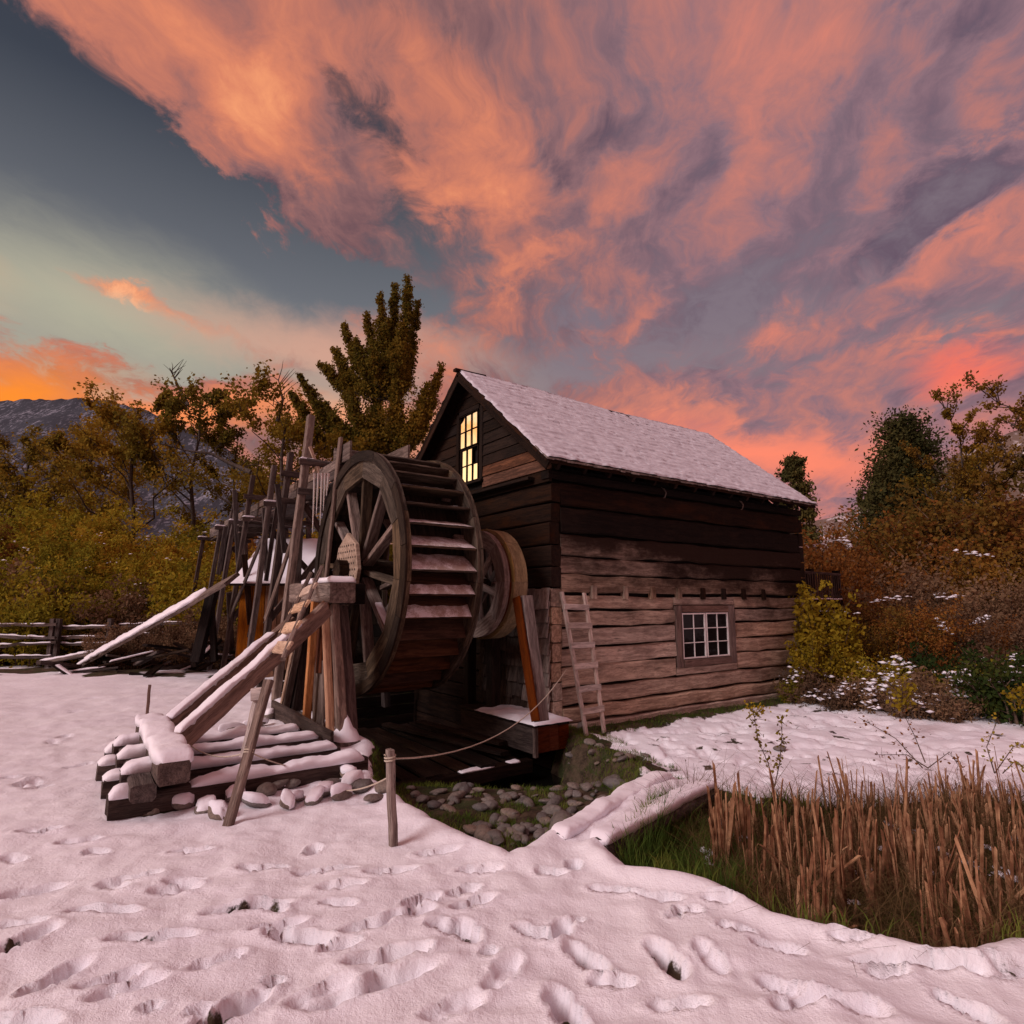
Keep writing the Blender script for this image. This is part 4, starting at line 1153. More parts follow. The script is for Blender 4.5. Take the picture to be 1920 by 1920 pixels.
# ------------------------------------------------------------------ planks, deck and box at the stream
cov = thing('snowy_cover', 'snow covered plank cover on a red brown box at the corner of the mill', 'cover', tuple(W(-.3, .3, -.3)))
def build_cover():
    z = -.02
    for k, (a, b_) in enumerate(((-.66, -.47), (-.46, -.26), (-.25, -.06))):
        beam('plank', W(a + .1, -.42 + random.uniform(-.03, .03), z), W(a + .1, 1.55, z), .19, .035, M_DECK, cov, up=(0, 0, 1), seg=4)
    nx, ny = 40, 90; vs = []; fs = []
    for j in range(ny):
        for i in range(nx):
            u_ = -.68 + .68 * i / (nx - 1); v_ = -.46 + (1.5) * j / (ny - 1)
            n_ = noise.fractal(Vector((u_ * 4, v_ * 4, 1)), 1, 2, 4)
            e = min(i, nx - 1 - i) / 5; e2 = min(j, ny - 1 - j) / 5
            th = (.045 + .022 * n_) * min(1, max(e, .0)) ** .5 * min(1, max(e2, 0)) ** .5
            if v_ > .55: th *= max(.0, 1 - (v_ - .55) * 1.0 - .5 * noise.noise(Vector((u_ * 6, v_ * 6, 4))))
            o_ = (.02 * noise.noise(Vector((v_ * 9, 3, u_)))) if i in (0, nx - 1) else 0
            vs.append(W(u_ + o_, v_ + (.03 * noise.noise(Vector((u_ * 9, 8, 1))) if j in (0,) else 0), z + .016 + th))
    for j in range(ny - 1):
        for i in range(nx - 1):
            a = j * nx + i; fs.append((a, a + 1, a + nx + 1, a + nx))
    obj('snow_blanket', mesh('snow_blanket', vs, fs, M_SNOW, True), cov)
    bx = beam('box_board', W(-.60, -.36, -.21), W(-.36, -.36, -.21), .03, .34, M_RED, cov, seg=2)
    beam('box_board', W(-.35, -.355, -.21), W(-.20, -.355, -.21), .03, .34, M_RED, cov, seg=2)
    beam('box_board', W(-.19, -.36, -.21), W(-.02, -.36, -.21), .03, .34, M_RED, cov, seg=2)
    beam('box_side', W(-.615, -.36, -.22), W(-.615, 1.5, -.22), .03, .34, M_GREYD, cov, seg=3)
    beam('corner_post', W(-.60, -.38, -.42), W(-.60, -.38, -.03), .06, .06, M_GREYD, cov, up=tuple(U), seg=1)
build_cover()
# black wet boards sloping under the wheel
tr = thing('tailrace_boards', 'dark wet boards sloping over the tailrace under the wheel', 'boards', tuple(W(-1.6, .3, -.4)))
for k in range(8):
    u_ = -2.62 + k * .25
    beam('board', W(u_, 2.6, -.42 + .02 * (k % 2)), W(u_ + .05, -.22 - .05 * (k % 3), -.50 + .03 * (k % 3)), .21, .04, M_DECK, tr, seg=4, jit=.01)
hbox('edge_beam', -2.7, -.62, -.34, -.20, -.62, -.46, M_DECK, tr, seg=5, jit=.01)
for a, b_ in ((-1.7, -1.2), (-1.0, -.8)): snow_on(W(a, -.27, -.46), W(b_, -.27, -.46), .12, .02, tr, lump=.9)
for k, (a, b_, z_) in enumerate((((-1.5, 2.4), (-.9, -.1), -.33), ((-1.1, 2.0), (-.72, .2), -.28))):
    beam('loose_plank', W(*a, z_), W(*b_, z_ - .05), .16, .05, M_DECK, tr, seg=3)
# retaining boards behind and beside the pit
rt = thing('pit_lining', 'dark plank lining of the wheel pit behind the wheel', 'lining', tuple(W(-1.2, 4.4, -.3)))
for k in range(6):
    hbox('lining_board', -2.7, -.1, 4.2, 4.26, -.75 + k * .2, -.57 + k * .2, M_DECK, rt, 'u', seg=3)
for k in range(4): hbox('lining_board', -2.80, -2.76, -.1, 4.2, -.78 + k * .2, -.60 + k * .2, M_DECK, rt, 'v', seg=4)
# the two snowy logs along the stream bed
for i, (a, b_, rr) in enumerate((((1045, 1578), (1248, 1460), .085), ((1120, 1588), (1330, 1478), .09))):
    p0 = Vector(onz(*a, 0.0)) + Vector((0, 0, .0)); p1 = Vector(onz(*b_, -.03))
    t = thing('edge_log', ('snow covered log along the edge of the stony stream bed', 'snow covered log between the stony stream bed and the green grass')[i], 'log', tuple(p0), 'snowy edge logs')
    tube('log', [p0 - Vector((0, 0, .03)), p0.lerp(p1, .5) - Vector((0, 0, .02)), p1 - Vector((0, 0, .03))], rr, rr * .9, M_GREYD, t, n=10, jit=.03)
    snow_on(p0 + Vector((0, 0, rr * .45)), p1 + Vector((0, 0, rr * .45)), rr * 1.8, .055, t, lump=.55, ragged=.02)

# ------------------------------------------------------------------ flume and its trestle
flume = thing('flume', 'raised wooden flume on tall splayed trestle posts leading to the wheel', 'flume', tuple(W(-2, 6, 0)))
def build_flume():
    FZ = 3.60; u0, u1 = -2.42, -1.50
    vends = [2.45, 3.5, 4.7, 5.9, 7.8, 9.4, 11.3, 14.2]
    for i in range(len(vends) - 1):
        a, b_ = vends[i], vends[i + 1]
        for k in range(4):
            uu = u0 + .115 + k * .23
            beam('floor_board', W(uu, a, FZ - .02), W(uu, b_ - .01, FZ - .02), .22, .035, M_GREYD, flume, seg=2)
        for uu in (u0, u1):
            for k in range(2):
                beam('side_board', W(uu, a + random.uniform(-.05, .05), FZ + .09 + k * .165), W(uu, b_, FZ + .09 + k * .165 + random.uniform(-.02, .02)), .035, .155, M_GREY if k else M_GREYD, flume, seg=3)
    # chute over the wheel
    for k in range(3): beam('chute_board', W(-2.25 + k * .28, 1.75, 3.84), W(-2.25 + k * .28, 2.7, 3.90), .26, .03, M_GREY, flume, seg=2)
    beam('chute_side', W(-2.40, 2.0, 3.98), W(-2.40, 2.75, 3.98), .035, .30, M_GREY, flume, seg=2)
    beam('chute_side', W(-1.52, 1.75, 3.98), W(-1.52, 2.75, 3.98), .035, .34, M_GREY, flume, seg=2)
    beam('chute_side', W(-2.40, 2.78, 4.0), W(-1.5, 2.78, 4.0), .04, .36, M_GREY, flume, seg=2)
    vk = [3.5, 4.7, 5.9, 7.8, 9.4, 11.3, 14.2]; zt = [4.88, 4.45, 4.42, 4.55, 4.12, 3.85, 3.75]
    for i, (v_, z_) in enumerate(zip(vk, zt)):
        w_ = .15 if i == 0 else .125
        dv = random.uniform(-.08, .08)
        beam('trestle_post', W(-2.60, v_, z_), W(-2.96 - (.05 if i > 2 else 0) + random.uniform(-.06, .06), v_ + dv * 2, -.25), w_, w_ * .8, M_GREY if i == 0 else M_GREYD, flume, up=tuple(U), seg=8, jit=.006)
        beam('trestle_post', W(-1.32 + random.uniform(-.1, .1), v_ + dv, 3.7 if i else 4.3), W(-1.0, v_ + dv, -.25), w_, w_ * .8, M_GREYD, flume, up=tuple(U), seg=8, jit=.006)
        for zz in ((FZ - .10, FZ + .42) if i in (0, 1, 3) else (FZ + .05 * (i % 2),)):
            c = hbox('cross_cap', -2.78, -1.2, v_ - .09, v_ - .02, zz - .05, zz + .06, M_GREYD, flume, 'u', seg=3)
            if random.random() < .7: snow_on(W(-2.78, v_ - .055, zz + .06), W(-2.5, v_ - .055, zz + .06), .08, .03, c)
        if i in (0, 2, 4): beam('cross_brace', W(-2.62, v_ + .1, 3.3 - .3 * i / 4), W(-1.1, v_ + .1, 1.2 + .2 * (i % 3)), .04, .12, M_GREYD, flume, seg=3)
        if i in (0, 1, 3): beam('cross_brace', W(-2.85, v_ + .06, 1.2), W(-1.35, v_ + .06, 3.3), .04, .12, M_GREYD, flume, seg=3)
        if i in (0, 2):
            n_ = vk[i + 1]
            beam('side_brace', W(-2.74, v_, 2.9), W(-2.88, n_, 1.3), .04, .11, M_GREYD if i else M_GREY, flume, seg=3)
    # odd struts, cleats and loose boards nailed on over the years
    R4 = random.Random(64)
    for k in range(26):
        v0 = R4.uniform(2.6, 11.5); uu = R4.choice([-2.75, -2.6, -1.5, -1.2]); z0 = R4.uniform(.2, 2.6); ln = R4.uniform(.9, 2.2)
        dv, du = R4.uniform(-.7, .7), R4.uniform(-.25, .45)
        beam('strut', W(uu, v0, z0), W(uu + du, v0 + dv, z0 + ln), R4.uniform(.035, .06), R4.uniform(.07, .13), R4.choice([M_GREYD, M_GREYD, M_GREY, M_DECK, M_DARKLOG]), flume, up=tuple(U), seg=2)
    for k in range(10):
        v0 = R4.uniform(3, 12); zz = R4.choice([3.35, 3.45, 3.95])
        c = beam('loose_board', W(-2.7, v0, zz + R4.uniform(-.1, .1)), W(-1.3, v0 + R4.uniform(-.5, .5), zz + R4.uniform(-.1, .15)), .10, .03, M_GREYD, flume, seg=2)
    # planks standing at the wheel end
    beam('end_post', W(-2.55, 2.5, 1.7), W(-2.45, 2.35, 4.25), .10, .05, M_GREY, flume, up=tuple(U), seg=4)
    beam('short_strut', W(-2.62, 3.45, 4.3), W(-2.35, 3.45, 3.72), .08, .06, M_TAN, flume, seg=2)
build_flume()
# icicles
def m_ice():
    m, g, b = mat('clear_ice'); b.inputs['Base Color'].default_value = L(.80, .72, .68); b.inputs['Roughness'].default_value = .12
    b.inputs['Transmission Weight'].default_value = .55; b.inputs['IOR'].default_value = 1.31; return m
M_ICE = m_ice()
for i, (px, y1) in enumerate(((590, 1000), (597, 968), (604, 985), (610, 958), (616, 930))):
    a = P_u(px, 893, -2.66); b_ = P_u(px - 4, y1, -2.66)
    t = tube('icicle', [a + Vector((0, 0, .05)), a.lerp(b_, .3), a.lerp(b_, .7), b_], .026, .004, M_ICE, None, n=6, jit=.12)
    tag(t, 'long thin icicle hanging from the flume', 'icicle', 'icicles hanging under the flume')

# long snowy plank on the left
lpk = thing('leaning_plank', 'long snow covered plank slanting from the ground up to the trestle', 'plank', (-11.04, 15.81, 0))
q0, q1 = Vector((-11.04, 15.81, .02)), Vector((-5.55, 12.0, 2.06))
_d = (q1 - q0).normalized(); _u = Vector((-.15, -.75, 1)); _u = (_u - _d * _d.dot(_u)).normalized()
beam('plank', q0, q1, .40, .08, M_GREY, lpk, seg=10, jit=.01, up=tuple(_u))
snow_on(q0 + _u * .05 + _d * .1, q0 + _u * .05 + _d * 5.9, .42, .06, lpk, lump=.4, up=tuple(_u), ragged=.03)
q2 = Vector((-12.6, 16.6, .0))
lp2 = thing('low_plank', 'short snow covered plank lying at the foot of the long plank', 'plank', tuple(q2))
beam('plank', q2, Vector((-10.6, 15.9, .35)), .3, .08, M_GREY, lp2, seg=4); snow_on(q2 + Vector((0, 0, .04)), Vector((-10.6, 15.9, .39)), .3, .05, lp2)
# shed behind the trestle
shed = thing('orange_shed', 'small orange plank shed with snowy roof behind the trestle', 'shed', (-5.0, 13.6, -.3))
def build_shed():
    x0, x1, y0 = -5.95, -3.7, 13.3
    M_OR2 = wood('orange_ply', L(.20, .075, .024), L(.12, .042, .014), rvar=.2, knots=.2)
    k = 0; x = x0
    while x < x1:
        w = .28; beam('wall_board', Vector((x + w / 2, y0, -.35)), Vector((x + w / 2, y0, 1.98)), .27, .03, M_OR2, shed, up=(0, 1, 0), seg=2); x += w
    for s in (x0, x1): beam('side_wall', Vector((s, y0 + .7, .9)), Vector((s, y0 + .75, .9)), 1.4, 2.3, M_OR2, shed, seg=1) if False else beam('side_wall', Vector((s, y0 + .02, .85)), Vector((s, y0 + 1.5, .85)), .04, 2.3, M_OR2, shed, seg=2)
    a, b_ = Vector((x0 - .1, 0, 0)), Vector((x1 + .1, 0, 0))
    P0 = Vector(((x0 + x1) / 2, 13.0, 1.98)); P1 = Vector(((x0 + x1) / 2, 14.7, 3.12))
    r = beam('roof', P0, P1, x1 - x0 + .2, .05, M_DARKLOG, shed, seg=3)
    vs = []; fs = []; nx, ny = 36, 30
    for j in range(ny):
        for i in range(nx):
            f = j / (ny - 1); x = x0 - .1 + (x1 - x0 + .2) * i / (nx - 1)
            p = P0.lerp(P1, f); e = min(1, min(i, nx - 1 - i, j, ny - 1 - j) / 2.0)
            bare = noise.noise(Vector((x * 2.2, f * 3, 2)))
            vs.append((x, p.y, p.z + .03 + (.05 + .02 * noise.noise(Vector((x * 5, f * 6, 0)))) * e ** .5 * (1 if f > .05 + .1 * bare else .1)))
    for j in range(ny - 1):
        for i in range(nx - 1):
            q = j * nx + i; fs.append((q, q + 1, q + nx + 1, q + nx))
    obj('roof_snow', mesh('shed_snow', vs, fs, M_SNOW, True), r)
build_shed()
# rail fence far left
fen = thing('rail_fence', 'low split rail fence with snow on its rails in front of the wood', 'fence', (-16, 18, -.3))
for (px0, px1, ys) in ((-40, 105, (1176, 1197, 1216, 1232)), (100, 210, (1172, 1196, 1214)), (215, 385, (1172, 1190))):
    for k, py in enumerate(ys):
        a = Vector(aty(px0, py - 1, 17.8)); b_ = Vector(aty(px1, py - 3, 17.8 - .4)); 
        a.z += random.uniform(-.10, .10); b_.z += random.uniform(-.10, .10)
        r = beam('rail', a, b_, .06, .075, M_GREYD, fen, seg=6, jit=.03)
        snow_on(a.lerp(b_, .05) + Vector((0, 0, .035)), a.lerp(b_, random.uniform(.7, .98)) + Vector((0, 0, .035)), .06, .028, r, lump=.9)
for px in (-35, 100, 112, 208, 300, 380):
    a = Vector(aty(px, 1160, 17.6)); beam('fence_post', Vector((a.x, a.y, -.5)), a, .12, .12, M_GREYD, fen, up=(0, 1, 0), seg=3)
# heap of old lumber below the trestle
pile = thing('lumber_heap', 'dark heap of old boards and branches under the trestle', 'lumber heap', (-7, 14.2, -.2))
R = random.Random(21)
for k in range(46):
    x, y = R.uniform(-10.2, -5.4), R.uniform(13.6, 15.6); a = R.uniform(-.5, .5) + (0 if R.random() < .7 else 1.3); l = R.uniform(.5, 1.7)
    z = R.uniform(-.15, .65) * (1 - abs(x + 7.6) / 4.5); dz = R.uniform(-.25, .25)
    d_ = Vector((cos(a) * l / 2, sin(a) * l / 2, dz)); c_ = Vector((x, y, z))
    b = beam('board', c_ - d_, c_ + d_, R.uniform(.05, .22), R.uniform(.03, .1), R.choice([M_DECK, M_GREYD, M_DARKLOG, M_WHEELDK, M_DECK]), pile, seg=2)
    if R.random() < .16: snow_on(c_ - d_ * .7 + Vector((0, 0, .05)), c_ + d_ * .6 + Vector((0, 0, .05)), .09, .03, b)
pp = thing('chimney_post', 'black slanting post with a snowy top leaning beside the lumber heap', 'post', tuple(aty(372, 1240, 13.4)))
beam('post', aty(368, 1240, 13.4), aty(400, 1105, 13.4), .2, .2, M_DECK, pp, up=(0, 1, 0)); beam('post', aty(402, 1240, 13.5), aty(395, 1110, 13.5), .12, .12, M_DECK, pp, up=(0, 1, 0))

# balcony behind the mill
bal = thing('balcony', 'wooden balcony with close balusters behind the right end of the mill', 'balcony', tuple(W(7.6, .6, 0)))
def build_balcony():
    u0, u1, v_ = HL + .02, 9.5, .45
    za, zb = 1.60, 2.30
    beam('deck_edge', W(u0, v_, za), W(u1, v_, za), .10, .16, M_DARKLOG, bal, seg=4)
    snow_on(W(u0, v_, za + .08), W(u1, v_, za + .08), .10, .03, bal)
    beam('hand_rail', W(u0, v_, zb), W(u1, v_, zb - .02), .09, .06, M_GREYD, bal, seg=4)
    beam('low_rail', W(u0, v_, za + .16), W(u1, v_, za + .16), .05, .05, M_GREYD, bal, seg=4)
    n = 26
    for k in range(n):
        uu = u0 + .05 + (u1 - u0 - .1) * k / (n - 1)
        beam('baluster', W(uu, v_ - .03, za + .05), W(uu, v_ - .03, zb), .03, .03, M_GREYD, bal, up=tuple(U), seg=1, jit=.002)
    for k in range(9): beam('deck_board', W(u0, v_ + .1 + k * .2, za + .02), W(u1, v_ + .1 + k * .2, za + .02), .19, .04, M_DARKLOG, bal, seg=1)
    for uu in (u0 + .1, (u0 + u1) / 2, u1 - .05): 
        beam('balcony_post', W(uu, v_ + .05, -.4), W(uu, v_ + .05, zb + .08), .14, .14, M_DARKLOG, bal, up=tuple(U), seg=2)
    snow_on(W(u0 - .02, v_, zb + .04), W(u0 + .3, v_, zb + .04), .12, .07, bal)
    for k in range(12): beam('skirt_board', W(u0 + .1 + k * .2, v_ + .35, -.5), W(u0 + .1 + k * .2, v_ + .35, za - .1), .03, .19, M_DECK, bal, up=tuple(V), seg=1)
build_balcony()
# ------------------------------------------------------------------ vegetation
import bmesh
def leaf_mat(name, stops, scale=.8, rough=.9, transl=.42):
    m = bpy.data.materials.new(name); m.use_nodes = True
    t = m.node_tree; t.nodes.clear(); g = NG(t)
    P = g.new('ShaderNodeNewGeometry').outputs['Position']
    oi = g.new('ShaderNodeObjectInfo').outputs['Random']
    n = g.noise(P, scale, 4, .6); n2 = g.noise(P, 6.5, 2, .7)
    f = g.math('ADD', g.math('ADD', g.math('MULTIPLY', n, .8), g.math('MULTIPLY', n2, .7)), g.math('MULTIPLY', oi, .30))
    f = g.mr(f, .55, 1.15, smooth=False)
    col = g.ramp(f, stops)
    d = g.new('ShaderNodeBsdfDiffuse'); g.l.new(col, d.inputs[0])
    tl = g.new('ShaderNodeBsdfTranslucent'); g.l.new(col, tl.inputs[0])
    mx = g.new('ShaderNodeMixShader'); mx.inputs[0].default_value = transl
    g.l.new(d.outputs[0], mx.inputs[1]); g.l.new(tl.outputs[0], mx.inputs[2])
    o = g.new('ShaderNodeOutputMaterial'); g.l.new(mx.outputs[0], o.inputs[0])
    return m
ML_OLIVE = leaf_mat('olive_autumn_leaves', [(0, L(.10, .10, .018)), (.3, L(.19, .175, .022)), (.6, L(.33, .26, .028)), (.85, L(.42, .26, .032)), (1, L(.44, .20, .035))], .16)
ML_RUST = leaf_mat('rusty_leaves', [(0, L(.07, .035, .016)), (.35, L(.155, .07, .024)), (.7, L(.27, .105, .028)), (1, L(.33, .18, .035))], .3)
ML_BANK = leaf_mat('brown_olive_leaves', [(0, L(.06, .045, .015)), (.4, L(.13, .09, .022)), (.75, L(.20, .11, .025)), (1, L(.28, .17, .03))], .3)
ML_GOLD = leaf_mat('golden_tree_leaves', [(0, L(.09, .08, .02)), (.45, L(.20, .15, .025)), (1, L(.38, .22, .03))], .25, transl=.6)
ML_POPLAR = leaf_mat('poplar_leaves', [(0, L(.06, .060, .016)), (.45, L(.125, .105, .02)), (1, L(.30, .17, .025))], .2)
ML_CONIF = leaf_mat('dark_needles', [(0, L(.030, .034, .014)), (.5, L(.070, .064, .022)), (1, L(.14, .105, .03))], .5, transl=.1)
ML_YEL = leaf_mat('yellow_leaves', [(0, L(.10, .075, .010)), (.5, L(.26, .19, .018)), (1, L(.42, .30, .03))], 1.5)
ML_BROWN = leaf_mat('dry_brown_leaves', [(0, L(.075, .048, .03)), (.5, L(.18, .11, .065)), (1, L(.32, .20, .11))], .8)
ML_GREEN = leaf_mat('dark_green_leaves', [(0, L(.014, .026, .010)), (.6, L(.035, .058, .016)), (1, L(.09, .10, .02))], 2)
M_BARK = plain('bark', (.060, .045, .036), .95, .4, 12)
M_STEM = plain('brown_stems', (.10, .066, .045), .95, .4, 12)

def quads(cs, size, g, asp=1.3, flat=0.0, droop=0.0):
    n = len(cs)
    a = g.normal(size=(n, 3)); a[:, 2] = a[:, 2] * (1 - flat) - droop; a /= np.linalg.norm(a, axis=1)[:, None]
    b = g.normal(size=(n, 3)); b -= (b * a).sum(1)[:, None] * a; b /= np.linalg.norm(b, axis=1)[:, None]
    s = size * g.uniform(.55, 1.35, n)[:, None]
    a = a * s * asp * .5; b = b * s * .5
    vs = np.stack([cs - a, cs + b * .9 - a * .1, cs + a, cs - b * .9 + a * .1], 1).reshape(-1, 3)
    return vs
def leaves_mesh(name, cs, size, g, m, **k):
    vs = quads(np.asarray(cs), size, g, **k)
    return npmesh(name, vs, np.arange(len(vs)).reshape(-1, 4), m)
def tubes_mesh(name, segs, m, n=5):
    V_ = []; F_ = []
    for pts, r0, r1 in segs:
        vs, fs = tube_geo(pts, r0, r1, n, .08, len(V_)); V_ += vs; F_ += fs
    return mesh(name, V_, F_, m, True)
def grow(seed, H, spread, trunk=.3, limbs=9, sub=5, up=.8, wig=.12, r0=.16, twig=3, crown_lo=.25):
    """skeleton of a broadleaf tree: returns tube segments and leaf anchor points"""
    R = random.Random(seed); segs = []; anchors = []
    def wob(p0, p1, k, a):
        out = [p0]
        for i in range(1, k): out.append(p0.lerp(p1, i / k) + Vector((R.uniform(-a, a), R.uniform(-a, a), R.uniform(-a, a) * .4)))
        return out + [p1]
    top = Vector((R.uniform(-.08, .08) * H, R.uniform(-.08, .08) * H, H * .92))
    tp = wob(Vector((0, 0, -.3)), top, 6, wig * H * .15)
    segs.append((tp, r0, r0 * .22))
    for i in range(limbs):
        f = trunk + (1 - trunk) * (i + R.random() * .7) / limbs * .95
        k = min(5, int(f * 6)); p = tp[k].lerp(tp[k + 1], f * 6 - k)
        th = R.uniform(0, 2 * pi); ln = spread * (1.05 - .55 * (f - trunk) / (1 - trunk)) * R.uniform(.7, 1.15)
        e = p + Vector((cos(th) * ln, sin(th) * ln, ln * up * R.uniform(.7, 1.4)))
        if e.z > H: e.z = H * R.uniform(.93, 1.02)
        q = wob(p, e, 4, wig * ln); rr = r0 * .5 * (1.1 - f)
        segs.append((q, max(.02, rr), .012))
        for j in range(sub):
            g_ = R.uniform(.35, 1); kk = min(3, int(g_ * 4)); s = q[kk].lerp(q[kk + 1], g_ * 4 - kk)
            l2 = ln * R.uniform(.25, .5); th2 = th + R.uniform(-1.3, 1.3)
            e2 = s + Vector((cos(th2) * l2, sin(th2) * l2, l2 * up * R.uniform(.3, 1.6)))
            segs.append((wob(s, e2, 2, wig * l2), .02, .007)); 
            for t in range(twig): anchors.append((s.lerp(e2, .35 + .65 * (t + .5) / twig), l2 * .5))
    for t in range(6): anchors.append((tp[-1].lerp(tp[-2], t / 9), spread * .16))
    return segs, anchors
def crown_pts(anchors, N, g, k=1.0, zs=.8):
    A = np.array([list(a) for a, _ in anchors]); S = np.array([s for _, s in anchors])
    i = g.integers(0, len(A), N)
    d = g.normal(size=(N, 3)) * (S[i] * .42 * k)[:, None]; d[:, 2] *= zs
    return A[i] + d

PLANTS = {}
def plant(kind, seed, mats, maker):
    key = (kind, seed, mats[1].name)
    if key not in PLANTS: PLANTS[key] = maker(seed)
    return PLANTS[key]
def put_plant(name, label, cat, kinds, loc, s=1.0, rot=0.0, group=None, sz=1.0):
    """kinds: list of (part name, mesh)"""
    t = thing(name, label, cat, tuple(loc), group)
    for nm, m_, isst in kinds:
        M = Matrix.Translation(Vector(loc)) @ Matrix.Rotation(rot, 4, 'Z') @ Matrix.Diagonal((s, s, s * sz, 1))
        o = obj(nm, m_, t, M)
        if isst: stuff(o)
    return t
G = np.random.default_rng(11)
def tree_kind(seed, H, spread, N, size, m, mtr=None, k=1.0, **kw):
    sg, an = grow(seed, H, spread, **kw)
    g = np.random.default_rng(seed)
    return [('trunk', tubes_mesh('trunk', sg, mtr or M_BARK), False), ('crown', leaves_mesh('crown', crown_pts(an, N, g, k), size, g, m), False)]
def shrub_kind(seed, H, spread, N, size, m, stems=14, k=1.0, mtr=None, zs=1.0, leafup=.15, **kw):
    R = random.Random(seed); sg = []; an = []
    for i in range(stems):
        th = R.uniform(0, 2 * pi); rr = spread * sqrt(R.random()) * .95; h = H * R.uniform(.55, 1.0) * (1 - .35 * (rr / spread) ** 2)
        b = Vector((cos(th) * rr * .45, sin(th) * rr * .45, -.1)); e = Vector((cos(th) * rr, sin(th) * rr, h))
        mid = b.lerp(e, .5) + Vector((cos(th) * -rr * .15, sin(th) * -rr * .15, h * .05))
        sg.append(([b, mid, e], .016 + .006 * H, .005))
        for j in range(7):
            f = leafup + (1 - leafup) * (j + .5) / 7; p = (b.lerp(mid, f * 2) if f < .5 else mid.lerp(e, f * 2 - 1))
            an.append((p, spread * .36 * (1.15 - f * .6)))
            if R.random() < .6:
                e2 = p + Vector((R.uniform(-1, 1), R.uniform(-1, 1), R.uniform(.2, 1.2))).normalized() * H * .16
                sg.append(([p, e2], .008, .003)); an.append((e2, spread * .2))
    g = np.random.default_rng(seed)
    return [('stems', tubes_mesh('stems', sg, mtr or M_STEM, 4), False), ('foliage', leaves_mesh('foliage', crown_pts(an, N, g, k, zs), size, g, m, **kw), False)]
def gpos(px, Y, dz=-.05):
    p = aty(px, 1130, Y); return Vector((p[0], Y, ground_at(p[0], Y) + dz))
def snow_bits(name, cs, size, g, parent=None, flat=.45):
    """small lumps of snow caught on twigs"""
    ico = [(0, 0, 1), (.9, 0, .3), (.28, .85, .3), (-.72, .53, .3), (-.72, -.53, .3), (.28, -.85, .3), (0, 0, -.35)]
    f0 = [(0, 1, 2), (0, 2, 3), (0, 3, 4), (0, 4, 5), (0, 5, 1), (6, 2, 1), (6, 3, 2), (6, 4, 3), (6, 5, 4), (6, 1, 5)]
    ico = np.array(ico); f0 = np.array(f0); n = len(cs)
    s = (size * g.uniform(.4, 1.5, n))[:, None, None]
    sh = ico[None] * s * np.array([1, 1, flat]) * g.uniform(.7, 1.4, (n, 1, 3)) 
    vs = (np.asarray(cs)[:, None] + sh + g.normal(size=(n, 7, 3)) * s * .10).reshape(-1, 3)
    F = (f0[None] + (np.arange(n) * 7)[:, None, None]).reshape(-1, 3)
    o = obj(name, npmesh(name, vs, F, M_SNOW, True), parent)
    return stuff(o)

# --- left: willows and thicket behind the field
WILL = [shrub_kind(30 + i, 7.0, 2.6, 15000, .10, (ML_OLIVE, ML_OLIVE, ML_RUST, ML_OLIVE)[i], stems=16, k=.85, asp=1.6) for i in range(4)]
LOW = [shrub_kind(40 + i, 3.4, 1.9, 8000, .085, (ML_OLIVE, ML_BROWN, ML_OLIVE)[i], stems=20, k=.9, asp=1.8) for i in range(3)]
kinds_l = ['tall olive willow', 'tall dark olive willow', 'tall rusty brown willow', 'tall yellowing willow']
R = random.Random(77)
wl = [(-60, 26, 1.15), (30, 27, 1.12), (120, 28, 1.1), (-20, 23, .72), (75, 23.5, .80), (170, 24, .74), (235, 25, .95), (255, 22.5, .66), (330, 24, .72), (300, 28, .95), (395, 26, .78),
      (430, 23, .62), (480, 25, .80), (530, 27, .85), (560, 24, .7), (150, 31, 1.2), (620, 30, .95), (370, 30, .95), (0, 31, 1.3), (90, 21.5, .62), (200, 21, .55), (345, 21, .55), (460, 30, .95), (700, 33, 1.0), (780, 34, .95)]
for i, (px, Y, s) in enumerate(wl):
    k = R.choice([0, 1, 3, 0, 1, 2]) if i not in (3,) else 2
    put_plant('willow', kinds_l[k] + ' at the edge of the field', 'willow', WILL[k], gpos(px, Y), s * (1.16 if s < .85 else 1.0) * R.uniform(.93, 1.05), R.uniform(0, 6.28), 'willow thickets beyond the field')
for i in range(26):
    px = -60 + i * 25 + R.uniform(-10, 10); Y = R.uniform(18.6, 21); k = R.randrange(3)
    put_plant('thicket_shrub', ('low olive shrub', 'low dry brown shrub', 'low olive brown shrub')[k] + ' in the undergrowth behind the rail fence', 'shrub', LOW[k], gpos(px, Y), R.uniform(.6, 1.0), R.uniform(0, 6.28), 'undergrowth shrubs behind the fence')
for i, (px, Y, s) in enumerate(((215, 16.2, .35), (262, 15.6, .40), (300, 16.4, .45), (338, 15.5, .38), (372, 16.3, .5), (410, 15.8, .45))):
    put_plant('brush_shrub', 'small dry brown brush growing over the dark lumber heap', 'shrub', LOW[1], gpos(px, Y), s, R.uniform(0, 6.28), 'brush over the lumber heap')
cs = []
for i in range(46):
    px = R.uniform(-40, 430); Y = R.uniform(18.5, 23); p = aty(px, R.uniform(990, 1165), Y); cs.append(p)
cs = [tuple(np.array(c) + np.array([R.gauss(0, .16), 0, R.gauss(0, .03)])) for c in cs for _ in range(3)]
tag(snow_bits('caught_snow', np.array(cs), .045, G), 'flecks of snow caught in the undergrowth left of the trestle', 'snow')

